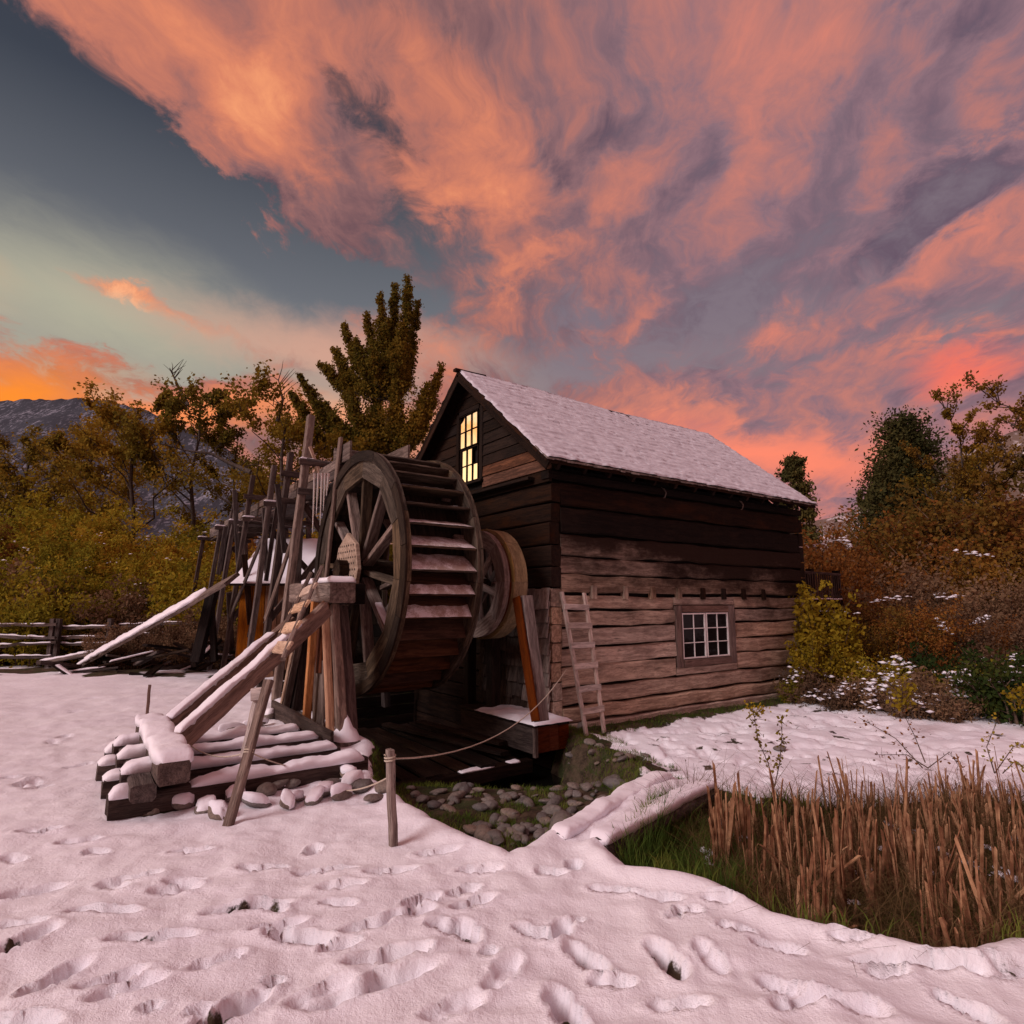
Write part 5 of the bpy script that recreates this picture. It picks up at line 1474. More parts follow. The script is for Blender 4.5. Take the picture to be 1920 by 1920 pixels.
# --- the taller trees against the sunset
TR = [tree_kind(60, 12.5, 3.0, 9500, .125, ML_GOLD, trunk=.42, limbs=12, sub=6, up=.9, r0=.19, k=1.0),
      tree_kind(61, 12.5, 3.2, 8500, .125, ML_GOLD, trunk=.45, limbs=11, sub=6, up=.8, r0=.17, k=1.0),
      tree_kind(66, 11.5, 3.6, 10500, .12, ML_GOLD, trunk=.40, limbs=13, sub=6, up=.75, r0=.20, k=1.0)]
def htree(px, py, Y): return aty(px, py, Y)[2] + .3
for px, py, Y, k, H0, lab, rot in ((236, 728, 29, 0, 12.5, 'slender tree with a small dark crown rising over the thicket, left of three', 0), (350, 708, 30, 1, 12.5, 'slender open tree rising over the thicket with the sunset behind its crown', 2),
                             (488, 738, 27, 2, 11.5, 'forked open crowned tree nearest the trestle, branches against the orange sky', 4), (45, 800, 33, 0, 12.5, 'round topped tree at the left edge of the wood', 1), (140, 792, 34, 2, 11.5, 'round topped tree in front of the mountain slope', 5), (420, 800, 33, 1, 12.5, 'low leafy tree half hidden between the two slender trees', 5),
                             (600, 770, 36, 2, 11.5, 'leafy tree standing left behind the tall poplar', 3)):
    p = gpos(px, Y)
    put_plant('autumn_tree', lab, 'tree', TR[k], p, htree(px, py, Y) / H0, rot, 'autumn trees against the sunset')
# bare branches
def bare(px0, py0, pts, Y, lab):
    b = [Vector(aty(a, c, Y + d)) for a, c, d in pts]
    t = thing('bare_branch', lab, 'branch', tuple(b[0])); segs = [(b, .10, .02)]
    R2 = random.Random(px0)
    for i in range(12):
        k = R2.randrange(1, len(b)); s = b[k - 1].lerp(b[k], R2.random()); e = s + Vector((R2.uniform(-1, 1), R2.uniform(-.5, .5), R2.uniform(.2, 1.2))) * .8
        segs.append(([s, s.lerp(e, .5) + Vector((.05, 0, .08)), e], .025, .006))
    obj('branch', tubes_mesh('branch', segs, M_BARK, 5), t)
bare(1, 0, [(470, 885, 0), (430, 868, 0), (395, 850, .3), (350, 845, .2), (300, 832, 0)], 24, 'long bare leaning branch arching over the thicket')
bare(2, 0, [(352, 760, 0), (332, 720, 0), (318, 690, 0)], 29.5, 'thin bare twig topping the slender open tree')
bare(3, 0, [(520, 790, 0), (530, 750, 0), (522, 712, 0)], 27, 'bare forked twigs above the forked tree')

# --- tall poplar with upright plumes
def poplar():
    Y = 30.; base = gpos(715, Y)
    t = thing('poplar_tree', 'tall poplar with upright leafy plumes behind the water wheel', 'tree', tuple(base))
    tips = [(765, 522, 0, 1.0), (741, 538, .5, .9), (714, 553, -.4, .9), (783, 568, .8, .8), (688, 590, .5, .8), (668, 640, -1, .8), (645, 610, .2, .75), (600, 684, .4, .8), (563, 705, -.5, .8), (625, 655, .8, .8), (828, 688, .3, .8), (802, 722, -.6, .9),
            (815, 750, .7, .7), (730, 600, 1.2, .9), (755, 610, -1.2, .9), (695, 660, -1.1, .9), (770, 680, 1.0, .9), (640, 700, 1.2, .9), (655, 735, -.8, .9), (585, 745, .9, .9), (745, 700, -.8, 1), (700, 700, .9, 1), (790, 765, -.8, .9), (610, 760, -.5, .9), (560, 790, .3, .8), (545, 740, .2, .6)]
    trunk_top = Vector(aty(728, 800, Y))
    segs = [([base - Vector((0, 0, .3)), base.lerp(trunk_top, .5) + Vector((.1, 0, 0)), trunk_top, Vector(aty(752, 640, Y)), Vector(aty(764, 540, Y))], .30, .03)]
    pts = []
    g = np.random.default_rng(3)
    for (px, py, dy, w) in tips:
        tip = Vector(aty(px, py, Y + dy)); h = tip.z
        b = base.lerp(trunk_top, .72 + .28 * (h - 9) / 9) if h < 14 else trunk_top.lerp(Vector(aty(752, 640, Y)), .3)
        mid = Vector((tip.x * .72 + b.x * .28, tip.y * .72 + b.y * .28, b.z * .5 + tip.z * .5 - .4))
        segs.append(([b, mid, tip], .07, .012))
        Ln_ = (tip - b).length; nt = int(20 + Ln_ * 7)
        for k_ in range(nt):
            f = .12 + .86 * (k_ + g.random()) / nt
            q0 = b.lerp(mid, f * 2) if f < .5 else mid.lerp(tip, f * 2 - 1)
            th = g.uniform(0, 2 * pi); ln = ((1.10 * (1 - f) ** .8 + .24) * w) * g.uniform(.45, 1.25)
            q1 = q0 + Vector((cos(th) * ln * .55, sin(th) * ln * .55, ln * g.uniform(.55, 1.0)))
            if f > .93: q1 = q0.lerp(tip, .9) + Vector((g.normal() * .05, 0, g.uniform(0, .2)))
            if k_ % 2 == 0: segs.append(([q0, q1], .014, .004))
            nl = int(44 + 75 * ln); t_ = g.random((nl, 1)) ** .8
            pts.append(np.array(q0)[None] * (1 - t_) + np.array(q1)[None] * t_ + g.normal(size=(nl, 3)) * (.075 + .07 * (1 - f)) * np.array([1, 1, .9]))
    g2 = np.random.default_rng(5)
    q_ = g2.normal(size=(3600, 3)); q_ /= np.maximum(1, np.linalg.norm(q_, axis=1) / 1.5)[:, None]
    pts.append(np.array(trunk_top)[None] + q_ * np.array([1.9, 1.4, 1.5]) + np.array([0, 0, .2]))
    obj('trunk', tubes_mesh('trunk', segs, M_BARK, 6), t)
    obj('crown', leaves_mesh('crown', np.concatenate(pts), .105, g, ML_POPLAR, flat=0), t)
poplar()

# --- right: pine, dense fir, thin trees, bushes on the bank
def conifer(seed, H, Rb, N, size, m, whorls=16, dens=7, shape=.8, gap=0.0):
    R = random.Random(seed); g = np.random.default_rng(seed); segs = [([Vector((0, 0, -.3)), Vector((.03 * H * R.uniform(-1, 1), 0, H * .5)), Vector((0, 0, H * .97))], .02 * H, .02)]
    pts = []; per = N // (whorls * dens)
    for i in range(whorls):
        f = (i + .5) / whorls; z = H * (.12 + .86 * f)
        for j in range(dens):
            th = R.uniform(0, 2 * pi); ln = Rb * ((1 - f) ** shape + .07) * R.uniform(.65, 1.2)
            e = Vector((cos(th) * ln, sin(th) * ln, z + ln * R.uniform(.0, .35)))
            b = Vector((0, 0, z)); segs.append(([b, e], .03, .008))
            t = g.random(per) ** .6; P = np.array(b)[None] * (1 - t[:, None]) + np.array(e)[None] * t[:, None]
            if gap: # foliage tufts toward the tips
                t = .62 + .38 * g.random(per); P = np.array(b)[None] * (1 - t[:, None]) + np.array(e)[None] * t[:, None]
            P += g.normal(size=(per, 3)) * np.array([1, 1, .75]) * (Rb * (.13 if gap else .15))
            pts.append(P)
    return [('trunk', tubes_mesh('trunk', segs, M_BARK, 5), False), ('crown', leaves_mesh('crown', np.concatenate(pts), size, g, m, asp=1.9), False)]
def put_tree(px, py, Y, kind, H0, name, lab, rot=0, w=1.0):
    p = gpos(px, Y); h = aty(px, py, Y)[2] - p.z
    t = put_plant(name, lab, 'tree', kind, p, h / H0 * w, rot, sz=1 / w); return t
PINE = conifer(5, 10, 2.0, 11000, .14, ML_CONIF, 11, 6, .75, gap=1)
put_tree(1503, 852, 34, PINE, 10, 'pine_tree', 'lone pine with tufted branches behind the right end of the roof', .4, .85)
FIR = conifer(8, 9.5, 2.6, 30000, .095, ML_CONIF, 17, 9, .55)
put_tree(1722, 786, 25, FIR, 9.5, 'fir_tree', 'dense dark evergreen tree on the right bank', 1.0, .95)
put_tree(1690, 870, 27, FIR, 9.5, 'fir_tree', 'lower evergreen shoulder tree left of the dense evergreen', 3.0, .9)
THIN = [tree_kind(90, 8.5, 2.3, 5200, .085, ML_POPLAR, trunk=.3, limbs=12, sub=6, up=.9, r0=.10, k=.7), tree_kind(91, 8.0, 2.6, 7000, .08, ML_BANK, trunk=.3, limbs=12, sub=6, up=.8, r0=.10, k=.75)]
put_tree(1835, 775, 21, THIN[0], 8.5, 'thin_tree', 'thin sparse tree on the bank right of the dense evergreen', 0, .9)
put_tree(1965, 715, 19, THIN[1], 8, 'thin_tree', 'tall sparse tree reaching in from the right edge', 2, 1.0)
put_tree(1790, 830, 23, THIN[1], 8, 'thin_tree', 'leafy olive tree just right of the dense evergreen', 1.3, .9)
put_tree(1905, 850, 20, THIN[1], 8, 'thin_tree', 'leafy olive tree below the tall sparse tree at the right edge', 4, .9)
RB = [shrub_kind(100, 3.2, 1.7, 9500, .062, ML_RUST, stems=18, k=.9, asp=1.4), shrub_kind(101, 3.0, 1.7, 8500, .062, ML_BROWN, stems=22, k=.95, asp=1.6), shrub_kind(102, 3.4, 1.8, 9500, .062, ML_BANK, stems=18, k=.9), shrub_kind(103, 2.6, 1.6, 8000, .055, ML_RUST, stems=20, k=.95)]
rb = [(1560, 985, 24, 2), (1530, 985, 19, 0), (1600, 1015, 22, 1), (1640, 1020, 20, 0), (1580, 1040, 17.5, 0), (1690, 970, 21, 0), (1660, 1060, 16, 1), (1740, 950, 22, 0), (1720, 1020, 18, 3), (1790, 960, 20, 2), (1770, 1040, 16.5, 1), (1830, 930, 19, 2),
      (1850, 1010, 17, 0), (1900, 960, 18, 0), (1880, 1080, 14.5, 1), (1940, 1000, 16, 2), (1700, 1090, 14.5, 3), (1620, 1105, 15, 0), (1790, 1100, 14, 3), (1920, 1120, 12.5, 3), (1845, 1130, 12.8, 1), (1740, 1130, 13, 0), (1980, 1050, 14, 1), (1570, 1120, 16, 1), (1660, 1135, 13.6, 2), (1980, 900, 18, 0), (1890, 880, 21, 2), (1960, 1150, 11.5, 1)]
for i, (px, py, Y, k) in enumerate(rb):
    p = gpos(px, Y); h = aty(px, py, Y)[2] - p.z
    put_plant('autumn_bush', ('orange rusty bush', 'dry brown bush', 'olive yellow bush', 'low dark rusty bush')[k] + ' on the bank right of the mill', 'bush', RB[k], p, max(.5, h / 3.0), R.uniform(0, 6.28), 'bushes on the bank right of the mill')
cs = []
for i in range(13):
    px, py, Y = R.uniform(1530, 1920), R.uniform(1010, 1200), R.uniform(12.5, 17)
    c = np.array(aty(px, py, Y)); d_ = np.array([R.uniform(-1, 1), R.uniform(-.5, .5), R.uniform(-.3, .3)]) * .5
    for j in range(16): cs.append(c + d_ * (j / 8 - 1) + G.normal(size=3) * np.array([.05, .05, .02]))
tag(snow_bits('caught_snow', np.array(cs), .055, G), 'flecks of snow caught on the bushes right of the mill', 'snow')

# climbing yellow shrub on the mill corner
VINE = shrub_kind(120, 1.9, .62, 5200, .060, ML_YEL, stems=18, k=1.0, asp=1.2)
VINE2 = shrub_kind(121, 1.3, .7, 3200, .060, ML_BROWN, stems=20, k=1.0)
VINE3 = shrub_kind(122, 1.2, .75, 3800, .055, ML_OLIVE, stems=20, k=1.0)
p = W(6.75, -.45); put_plant('yellow_shrub', 'bright yellow green shrub climbing the right corner of the mill', 'shrub', VINE, Vector((p.x, p.y, -.35)), 1.3, .5, sz=.98)
p = W(5.9, -.65); put_plant('yellow_shrub', 'lower yellow green shrub against the wall right of the white window', 'shrub', VINE, Vector((p.x, p.y, -.42)), .8, 2.5)
p = W(6.7, -1.0); put_plant('olive_shrub', 'olive brown shrub in front of the climbing yellow shrub', 'shrub', VINE3, Vector((p.x, p.y, -.35)), .85, 1)
p = W(5.4, -.55); put_plant('olive_shrub', 'small dark olive shrub at the foot of the log wall', 'shrub', VINE3, Vector((p.x, p.y, -.38)), .5, 3)
# brushy ground right of the mill
SC = [shrub_kind(130, .75, .75, 2300, .042, ML_BROWN, stems=26, k=1.0, asp=2.2), shrub_kind(131, .7, .7, 2300, .045, ML_OLIVE, stems=24, k=1.0), shrub_kind(132, 1.0, .75, 3000, .05, ML_GREEN, stems=24, k=1.0)]
sc = [(1500, 11.6, .9, 0), (1560, 12.2, 1.1, 1), (1600, 10.8, .75, 0), (1645, 11.8, 1.0, 1), (1690, 10.2, .8, 0), (1670, 12.6, 1.1, 1), (1735, 10.6, 1.0, 0), (1755, 12.0, 1.1, 2), (1800, 11.2, .95, 1), (1860, 10.0, 1.05, 2), (1900, 9.6, 1.15, 2), (1830, 12.4, 1.1, 0), (1900, 11.6, 1.2, 1), (1560, 10.9, .6, 0), (1760, 9.9, .65, 0), (1960, 10.4, 1.1, 2), (1620, 13.2, 1.2, 1), (1530, 13.2, 1.1, 1), (1960, 12, 1.2, 0)]
cs = []
for px, Y, s, k in sc:
    p = gpos(px, Y)
    put_plant('scrub', ('dry brown scrub', 'olive scrub', 'dark green leafy shrub')[k] + ' dusted with snow right of the mill', 'scrub', SC[k], p, s, R.uniform(0, 6.28), 'snow dusted scrub right of the mill')
    hub_ = [(R.uniform(0, 6.28), R.random() ** .6 * .7 * s) for _ in range(4)]
    for i in range(44):
        a, rr = hub_[i % 4]; a += R.gauss(0, .35); rr = abs(rr + R.gauss(0, .13))
        cs.append((p.x + cos(a) * rr, p.y + sin(a) * rr, p.z + s * .72 * (1 - .5 * (rr / .8) ** 2) * (.45 + .5 * ((i % 4) / 3)) + R.gauss(0, .05)))
tag(snow_bits('scrub_snow', np.array(cs), .055, G, flat=.5), 'loose clumps of snow lying on the scrub right of the mill', 'snow')

# --- stream stones
def rock_mesh(seed, m):
    bm = bmesh.new(); bmesh.ops.create_icosphere(bm, subdivisions=3, radius=1)
    o_ = Vector((seed * 7.1, seed * 3.3, 1)); sx = Vector((1, .78, .62))
    for v in bm.verts:
        n_ = v.co.normalized(); r = 1 + .22 * noise.noise(n_ * 1.1 + o_) + .10 * noise.noise(n_ * 2.6 + o_) + .02 * noise.noise(n_ * 8 + o_)
        v.co = Vector((n_.x * sx.x, n_.y * sx.y, n_.z * sx.z)) * r
    me = bpy.data.meshes.new('stone'); bm.to_mesh(me); bm.free(); me.materials.append(m)
    me.polygons.foreach_set('use_smooth', [True] * len(me.polygons)); return me
import bmesh
def m_stone():
    m, g, b = mat('river_stone')
    tc = g.new('ShaderNodeTexCoord').outputs['Object']; oi = g.new('ShaderNodeObjectInfo').outputs['Random']
    base = g.ramp(oi, [(0, L(.16, .135, .12)), (.3, L(.24, .20, .17)), (.55, L(.13, .12, .115)), (.8, L(.27, .20, .15)), (1, L(.20, .18, .17))])
    n = g.noise(tc, 3.5, 6, .65); n2 = g.noise(tc, 28, 3, .6)
    c = g.mix(g.mr(n, .35, .65), base, g.mix(.5, base, L(.05, .045, .04)))
    c = g.mix(g.math('MULTIPLY', g.mr(n2, .55, .7), .5), c, L(.08, .07, .06))
    g.l.new(c, b.inputs['Base Color']); b.inputs['Roughness'].default_value = .55; b.inputs['Specular IOR Level'].default_value = .4
    bump(g, b, g.math('ADD', n, g.math('MULTIPLY', n2, .3)), .4, .05); return m
M_STONE = m_stone()
ROCKS = [rock_mesh(i, M_STONE) for i in range(7)]
SNOWY = []
def stone(x, y, z, s, label, grp, rs=None):
    o = bpy.data.objects.new('stone', R.choice(ROCKS)); COL.objects.link(o)
    o.location = (x, y, z); o.scale = (s * R.uniform(.8, 1.5), s * R.uniform(.75, 1.3), s * R.uniform(.55, 1.1))
    o.rotation_euler = (R.uniform(-.25, .25), R.uniform(-.25, .25), R.uniform(0, 6.28))
    WM[o.name] = Matrix.LocRotScale(o.location, o.rotation_euler, o.scale)
    return tag(o, label, 'stone', grp)
big = [(1055, 1545, .135), (1018, 1530, .085), (905, 1562, .085), (928, 1535, .08), (815, 1508, .075), (843, 1516, .065), (1088, 1440, .07), (1100, 1475, .08), (1110, 1462, .06), (1080, 1490, .06), (1150, 1465, .10), (1060, 1440, .08), (1125, 1450, .06), (1010, 1440, .07),
       (980, 1500, .06), (945, 1500, .05), (895, 1480, .05), (870, 1485, .05), (1130, 1500, .07), (1075, 1508, .06), (965, 1560, .06), (985, 1575, .05), (780, 1490, .06), (770, 1478, .05), (1160, 1440, .11), (1040, 1425, .09), (935, 1580, .05)]
for px, py, s in big:
    p = onz(px, py, -.36); z = ground_at(p[0], p[1])
    p = onz(px, py, z + s * .3); stone(p[0], p[1], ground_at(p[0], p[1]) + s * .25, s * 1.15, 'large rounded stone lying in the stream bed', 'large stones of the stream bed')
cnt = 0
poly = [(770, 1470), (800, 1520), (880, 1565), (955, 1590), (1040, 1565), (1200, 1470), (1160, 1425), (1060, 1415), (980, 1440), (900, 1450)]
PX = np.array(poly, float)
while cnt < 150:
    px, py = R.uniform(760, 1210), R.uniform(1415, 1595)
    if polydist(np.array([px]), np.array([py]), poly)[0] < 4: continue
    p = onz(px, py, -.38); z = ground_at(p[0], p[1]); s = R.choice([.02, .03, .04, .055, .07, .085])
    if fbm(np.array([p[0]]), np.array([p[1]]), .7, 2, 8)[0] < .42: continue
    stone(p[0], p[1], z + s * .3, s, 'small stone among many in the stony stream bed', 'small stones of the stream bed'); cnt += 1
# stones round the crib, some carrying snow
for px, py, s, sn in ((285, 1505, .12, 0), (345, 1500, .09, 1), (385, 1508, .08, 1), (410, 1520, .08, 1), (500, 1480, .09, 0), (520, 1470, .08, 0), (545, 1466, .09, 0), (560, 1490, .07, 1), (480, 1500, .08, 1), (590, 1495, .08, 1), (610, 1485, .09, 1), (640, 1490, .08, 1), (660, 1470, .09, 1), (620, 1470, .08, 0),
                    (680, 1480, .10, 0), (700, 1500, .09, 0), (540, 1500, .07, 1), (505, 1345, .10, 1), (480, 1360, .09, 1), (455, 1385, .09, 1), (510, 1385, .10, 1), (530, 1410, .08, 1), (470, 1410, .08, 1), (440, 1370, .09, 1), (500, 1420, .08, 1), (575, 1450, .08, 1), (440, 1490, .09, 1), (655, 1450, .09, 1), (720, 1490, .08, 0), (1185, 1378, .06, 0), (1210, 1375, .05, 0), (1160, 1382, .06, 0)):
    p = onz(px, py, .03); z = ground_at(p[0], p[1])
    o = stone(p[0], p[1], z + s * .35, s, ('bare stone lying beside the snowy crib' if not sn else 'snow capped stone beside the crib') if px < 800 else 'bare stone at the foot of the log wall', ('bare stones beside the crib' if not sn else 'snow capped stones beside the crib') if px < 800 else 'stones at the foot of the wall')
    if sn:
        me = o.data; R3 = o.rotation_euler.to_matrix(); S3 = Matrix.Diagonal(o.scale); vs = []
        for v in me.vertices:
            q = R3 @ (S3 @ v.co); n_ = R3 @ (S3.inverted() @ v.normal); n_.normalize()
            t = n_.z + .35 * noise.noise(q * 14 + Vector((px, 0, 0)))
            k = max(0, min(1, (t - .12) / .75)); k = k * k * (3 - 2 * k)
            vs.append(q + Vector((0, 0, 1)) * (.038 * k) + n_ * (.012 * k - .010 + .006 * noise.noise(q * 40)))
        m2 = mesh('snow_cap', vs, [tuple(p_.vertices) for p_ in me.polygons], M_SNOW, True)
        c = bpy.data.objects.new('snow_cap', m2); COL.objects.link(c); place(c, Matrix.Translation(o.location), o)
# the grey stone on the snow right of the stream
p = onz(1461, 1386, -.12); tag(stone(p[0], p[1], ground_at(p[0], p[1]) + .03, .075, 'x', 'x'), 'single grey stone lying on the smooth snow near the yellow sapling', 'stone')

# --- grass and reeds
def blades(name, n, sampler, h0, h1, w, m, g, lean=.35, seg=3):
    V_ = []; 
    xs, ys, zs = sampler(n); n = len(xs)
    h = g.uniform(h0, h1, n); th = g.uniform(0, 2 * pi, n); ph = g.uniform(0, 2 * pi, n); ln = g.uniform(.1, 1, n) * lean * h
    wd = w * g.uniform(.6, 1.3, n)
    rows = []
    for i in range(seg + 1):
        f = i / seg; cx_ = xs + np.cos(ph) * ln * f ** 2; cy_ = ys + np.sin(ph) * ln * f ** 2; cz_ = zs + h * f * (1 - .18 * f)
        ww = wd * (1 - f) ** .7 * .5 + (.0006 if i == seg else 0)
        rows.append(np.stack([cx_ - np.cos(th) * ww, cy_ - np.sin(th) * ww, cz_], -1)); rows.append(np.stack([cx_ + np.cos(th) * ww, cy_ + np.sin(th) * ww, cz_], -1))
    A = np.stack(rows, 1); K = A.shape[1]
    idx = (np.arange(n) * K)[:, None, None]
    q = np.array([[2 * i, 2 * i + 1, 2 * i + 3, 2 * i + 2] for i in range(seg)])[None]
    return npmesh(name, A.reshape(-1, 3), (idx + q).reshape(-1, 4), m)
def zs_at(x, y): return ground_z(np.atleast_2d(x), np.atleast_2d(y))[0]
MG_GREEN = leaf_mat('green_grass', [(0, L(.04, .075, .018)), (.5, L(.09, .15, .028)), (1, L(.22, .25, .05))], 3)
MG_DRY = leaf_mat('dry_grass', [(0, L(.06, .045, .022)), (.5, L(.16, .105, .048)), (1, L(.30, .20, .10))], 3)
M_REED = leaf_mat('cut_reed', [(0, L(.075, .034, .022)), (.5, L(.23, .105, .056)), (1, L(.50, .29, .16))], 16, transl=.1)
def samp(poly, cond=None, clump=None, seed=0, inset=.03):
    P = np.array(poly); lo, hi = P.min(0), P.max(0); hi = np.minimum(hi, [5.6, 99])
    g = np.random.default_rng(seed)
    def f(n):
        m_ = n * 6; x = g.uniform(lo[0], hi[0], m_); y = g.uniform(lo[1], hi[1], m_)
        ok = polydist(x, y, poly) > inset
        if cond is not None: ok &= cond(x, y)
        if clump: ok &= fbm(x, y, clump[0], 3, clump[1]) > clump[2]
        x, y = x[ok][:n], y[ok][:n]
        return x, y, zs_at(x, y) - .01
    return f
G2 = np.random.default_rng(19)
left = lambda x, y: x < 1.55 + .25 * np.sin(y * 3) 
def grass(name, lab, *a, **k):
    o = obj(name, blades(name, *a, **k)); o['kind'] = 'stuff'; return tag(o, lab, 'grass')
grass('green_grass', 'lush green grass at the left end of the reed bed', 12000, samp(POND, left, None, 1, .09), .12, .36, .008, MG_GREEN, G2, lean=.5)
grass('low_green_grass', 'low green grass under the cut reeds', 22000, samp(POND, None, (.5, 7, .40), 2, .0), .05, .20, .008, MG_GREEN, G2, lean=.7)
grass('dry_litter', 'dry fallen blades tangled among the cut reeds', 20000, samp(POND, lambda x, y: x > 1.25, None, 3, .05), .10, .50, .006, MG_DRY, G2, lean=1.9)
grass('bank_grass', 'green tufts growing between the stream stones', 30000, samp(DITCH, lambda x, y: (y < 8.9) & ((y > 6.6) | (fbm(x, y, .42, 3, 17) > .52)), (.42, 17, .42), 4, .0), .025, .085, .007, MG_GREEN, G2, lean=.8)
def fringe(n):
    g = np.random.default_rng(6); x = g.uniform(-.2, 2.2, n * 4); y = g.uniform(5.8, 9.2, n * 4)
    d = polydist(x, y, DITCH); ok = (d < .02) & (d > -.6) & (fbm(x, y, .3, 3, 5) > .5) & (y > 6.4) & (x > .2)
    return x[ok][:n], y[ok][:n], zs_at(x[ok][:n], y[ok][:n]) - .01
grass('edge_grass', 'short green grass on the thawed edge above the stream bed', 4200, fringe, .03, .08, .007, MG_GREEN, G2, lean=.9)
def wallg(n):
    g = np.random.default_rng(9); u = g.uniform(.2, 7, n); v = -g.uniform(.1, .5, n)
    x = O[0] + u * U[0] + v * V[0]; y = O[1] + u * U[1] + v * V[1]; return x, y, zs_at(x, y) - .01
grass('wall_grass', 'thin dull grass at the foot of the log wall', 2600, wallg, .03, .10, .008, MG_GREEN, G2, lean=1.0)

def reed_mesh(seed, n=1):
    R2 = random.Random(seed); V_ = []; F_ = []
    for k in range(n):
        x0, y0 = R2.uniform(-.012, .012) * n, R2.uniform(-.012, .012) * n; w = R2.choice([.004, .006, .009, .012]) * R2.uniform(.8, 1.2); t = w * .45; a = R2.uniform(0, pi); h = R2.uniform(.55, 1.0); lx, ly = R2.uniform(-.05, .05), R2.uniform(-.05, .05)
        b = len(V_)
        for i in range(4):
            f = i / 3; s = 1 - .25 * f; cx_, cy_ = x0 + lx * f, y0 + ly * f
            for sx, sy in ((-w, -t), (w, -t), (w, t), (-w, t)):
                V_.append((cx_ + (sx * cos(a) - sy * sin(a)) * s, cy_ + (sx * sin(a) + sy * cos(a)) * s, h * f - .03 + (sx * 1.5 if i == 3 else 0)))
        for i in range(3):
            for q in range(4): F_.append((b + i * 4 + q, b + i * 4 + (q + 1) % 4, b + (i + 1) * 4 + (q + 1) % 4, b + (i + 1) * 4 + q))
        F_.append((b + 12, b + 13, b + 14, b + 15))
    return mesh('reed', V_, F_, M_REED)
REEDS = [reed_mesh(i, 1 + (i % 3)) for i in range(12)]
rsamp = samp(POND, lambda x, y: (x > 1.50 + .20 * (y - 4)) & (fbm(x, y, .26, 2, 66) + .10 * sstep(1.5, 2.6, x) > .53), None, 44, .10)
rx, ry, rz = rsamp(1150)
den = rx > -99
rx, ry, rz = rx[den], ry[den], rz[den]
order = np.argsort(np.hypot(rx, ry)); order = [i for i in order if abs(rx[i]) / ry[i] < .95]
for n_, i in enumerate(order[:240]):
    o = bpy.data.objects.new('cut_reed', R.choice(REEDS)); COL.objects.link(o)
    s = R.choice([R.uniform(.25, .45), R.uniform(.4, .7), R.uniform(.5, .76)]); o.location = (rx[i], ry[i], rz[i]); o.scale = (1, 1, s)
    tilt = .07 if R.random() < .78 else .75
    o.rotation_euler = (R.uniform(-tilt, tilt), R.uniform(-tilt, tilt), R.uniform(0, 6.28))
    tag(o, 'cut brown reed stalk standing in the reed bed on the right', 'reed', 'cut reed stalks standing in the reed bed')
V_ = []; F_ = []
for i in order[240:1100]:
    m_ = R.choice(REEDS); s = R.uniform(.3, .7); a = R.uniform(0, 6.28); b = len(V_); tx, ty = R.uniform(-.12, .12), R.uniform(-.12, .12)
    for v in m_.vertices:
        c = v.co; V_.append((rx[i] + c.x * cos(a) - c.y * sin(a) + tx * c.z, ry[i] + c.x * sin(a) + c.y * cos(a) + ty * c.z, rz[i] + c.z * s))
    F_ += [tuple(b + k for k in p_.vertices) for p_ in m_.polygons]
o = obj('far_reeds', mesh('far_reeds', V_, F_, M_REED)); o['kind'] = 'stuff'; tag(o, 'farther mass of cut reed stalks at the back of the reed bed', 'reeds')
# the clump at the left end of the reeds
for px, py, n_ in ((1345, 1625, 9), (1362, 1628, 7), (1385, 1600, 3), (1470, 1600, 3)):
    p = onz(px, py, -.25)
    for k in range(n_):
        o = bpy.data.objects.new('cut_reed', R.choice(REEDS)); COL.objects.link(o)
        o.location = (p[0] + R.uniform(-.05, .05), p[1] + R.uniform(-.05, .05), ground_at(p[0], p[1])); o.scale = (1, 1, R.uniform(.6, .85)); o.rotation_euler = (R.uniform(-.1, .1), R.uniform(-.1, .1), R.uniform(0, 6))
        tag(o, 'reed stalk in the orange tuft at the left end of the reed bed' if px < 1370 else 'reed stalk standing apart in the green grass left of the reed bed', 'reed', 'orange reed tuft' if px < 1370 else 'lone reeds in the grass')
cs = []
for px, py in ((1372, 1555), (1380, 1570), (1330, 1600), (1337, 1612), (1670, 1545), (1850, 1590), (1880, 1630), (1900, 1650), (1870, 1640), (1620, 1640), (1585, 1690), (1820, 1620), (1770, 1600), (1700, 1560), (1740, 1640), (1900, 1570), (1660, 1590), (1840, 1500), (1560, 1500), (1880, 1480)):
    p = onz(px, py, -.22)
    for k in range(7): cs.append((p[0] + R.gauss(0, .035), p[1] + R.gauss(0, .035), p[2] + R.gauss(0, .008)))
tag(snow_bits('reed_snow', np.array(cs), .030, G, flat=.6), 'lumps of snow caught between the reed stalks', 'snow')

# --- saplings and brambles in the snow
def sapling(label, stems, Y, leafm, n=26, size=.026, name='sapling', spread=.03, rad=.006):
    b = Vector(aty(*stems[0][0], Y)); t = thing(name, label, 'plant', tuple(b))
    segs = []; pts = []
    for st in stems:
        P = [Vector(aty(a, c, Y + .05 * math.sin(k))) for k, (a, c) in enumerate(st)]
        segs.append((P, rad, rad * .3))
        for k in range(n):
            f = R.uniform(.25, 1) * (len(P) - 1); i = min(len(P) - 2, int(f)); q = P[i].lerp(P[i + 1], f - i)
            pts.append(np.array(q) + G.normal(size=3) * spread)
            if k % 3 == 0: segs.append(([q, Vector(pts[-1])], .002, .001))
    obj('stem', tubes_mesh('stem', segs, M_STEM, 4), t)
    obj('leaves', leaves_mesh('leaves', np.array(pts), size, G, leafm, asp=1.3), t)
sapling('slender sapling with small yellow leaves standing in the snow', [[(1452, 1476), (1440, 1430), (1422, 1390), (1412, 1330)], [(1452, 1476), (1462, 1430), (1466, 1380), (1466, 1345)]], 6.0, ML_YEL, 60, .030)
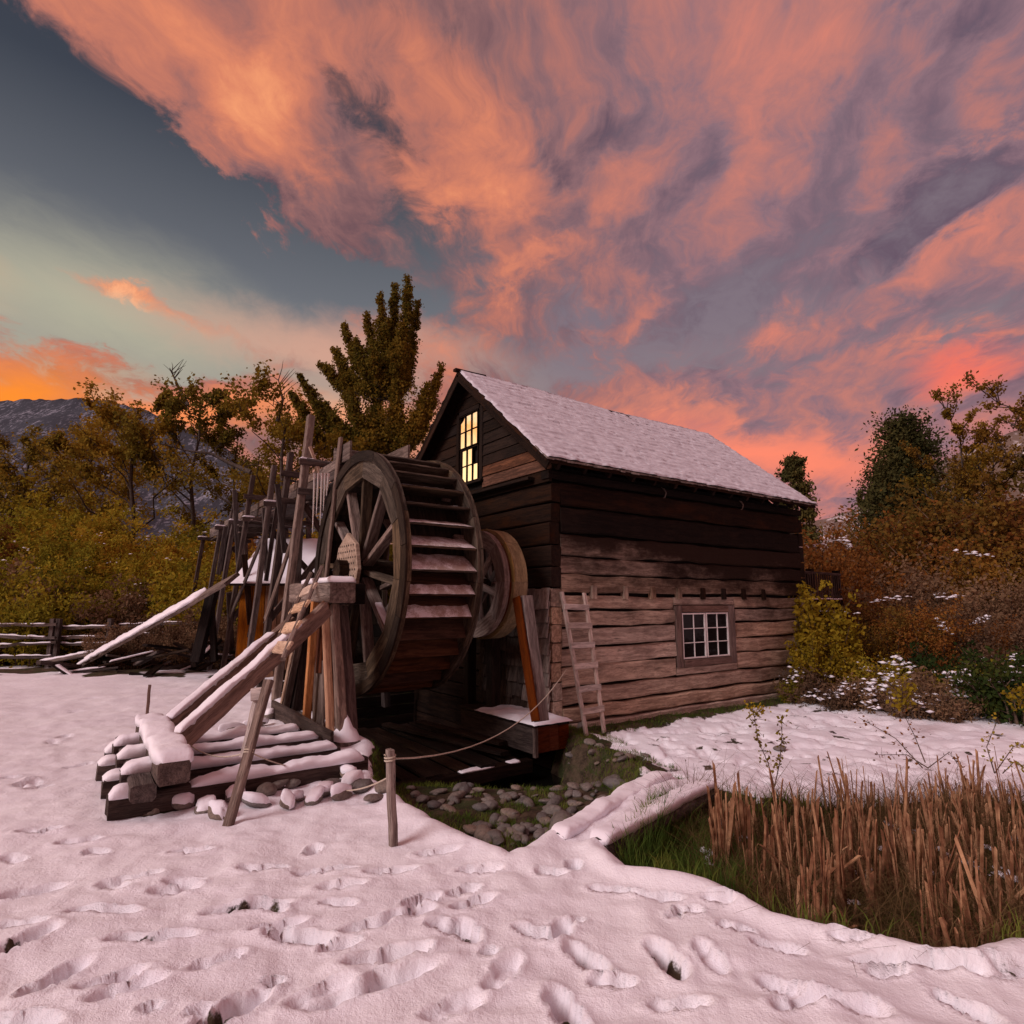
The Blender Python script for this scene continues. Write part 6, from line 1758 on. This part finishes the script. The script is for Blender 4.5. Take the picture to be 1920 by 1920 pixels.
sapling('arching bramble with reddish leaves over the far side of the reeds', [[(1740, 1440), (1700, 1415), (1640, 1415)], [(1730, 1440), (1680, 1385), (1610, 1345)], [(1735, 1430), (1715, 1380), (1690, 1330)], [(1740, 1440), (1780, 1410), (1800, 1440)]], 6.2, ML_RUST, 26, .026, 'bramble')
sapling('leafy arching bramble at the right edge of the snow', [[(1865, 1450), (1850, 1400), (1870, 1350)], [(1865, 1450), (1900, 1400), (1935, 1390)], [(1880, 1450), (1900, 1430), (1930, 1440)]], 6.0, ML_OLIVE, 34, .028, 'bramble')
sapling('small bush with bright yellow leaves among the snowy scrub', [[(1690, 1345), (1685, 1310), (1675, 1280)], [(1690, 1345), (1705, 1310), (1712, 1285)], [(1690, 1345), (1692, 1300), (1690, 1270)]], 8.8, ML_YEL, 60, .05, 'sapling', .05)
sapling('sprig of yellow leaves at the foot of the wall', [[(1415, 1345), (1410, 1332), (1400, 1325)], [(1415, 1345), (1425, 1330), (1435, 1325)]], 9.0, ML_YEL, 40, .04, 'sapling', .04)
sapling('yellow leafed plant at the far right edge of the snow', [[(1905, 1330), (1900, 1310), (1895, 1290)], [(1910, 1330), (1920, 1305), (1925, 1290)]], 8.6, ML_YEL, 50, .05, 'sapling', .06)
# thin grass stalks in front of the edge logs
sapling('thin dry grass stalks poking up by the snowy logs', [[(1195, 1530), (1192, 1510), (1188, 1490)], [(1290, 1460), (1287, 1440), (1285, 1425)], [(1300, 1470), (1302, 1445), (1300, 1430)], [(1160, 1545), (1165, 1528), (1155, 1525)]], 5.0, MG_DRY, 3, .01, 'dry_stalks', .005, .0025)
# far pair of conifers on the hillside
for px, lab in ((1614, 'small far conifer on the hillside skyline, left one'), (1626, 'smaller far conifer on the hillside skyline, right one')):
    p = Vector(aty(px, 955, 245)); put_plant('far_conifer', lab, 'tree', conifer(px, 8, 1.1, 900, .7, ML_CONIF, 8, 4), p, 1.0 if px < 1620 else .75)

# labels: ordinal pass, told off from left to right as seen from the field
ORD = ['first', 'second', 'third', 'fourth', 'fifth', 'sixth', 'seventh', 'eighth', 'ninth', 'tenth', 'eleventh', 'twelfth', 'thirteenth', 'fourteenth', 'fifteenth', 'sixteenth', 'seventeenth', 'eighteenth', 'nineteenth', 'twentieth',
       'twenty-first', 'twenty-second', 'twenty-third', 'twenty-fourth', 'twenty-fifth', 'twenty-sixth', 'twenty-seventh', 'twenty-eighth', 'twenty-ninth', 'thirtieth']
def bearing(o):
    l = o.location if o.type == 'EMPTY' or Vector(o.location).length > .01 else Vector(o.data.vertices[0].co)
    return l[0] / max(.1, l[1])
for grp in ('willow thickets beyond the field', 'undergrowth shrubs behind the fence', 'bushes on the bank right of the mill', 'snow dusted scrub right of the mill', 'icicles hanging under the flume', 'brush over the lumber heap',
            'large stones of the stream bed', 'bare stones beside the crib', 'snow capped stones beside the crib', 'stones at the foot of the wall'):
    by = {}
    for o in COL.objects:
        if o.get('group') == grp: by.setdefault(o['label'], []).append(o)
    for lab, os_ in by.items():
        if len(os_) < 2 or len(os_) > 30: continue
        os_.sort(key=bearing)
        for i, o in enumerate(os_): o['label'] = lab + ', ' + ORD[i] + ' from the left'
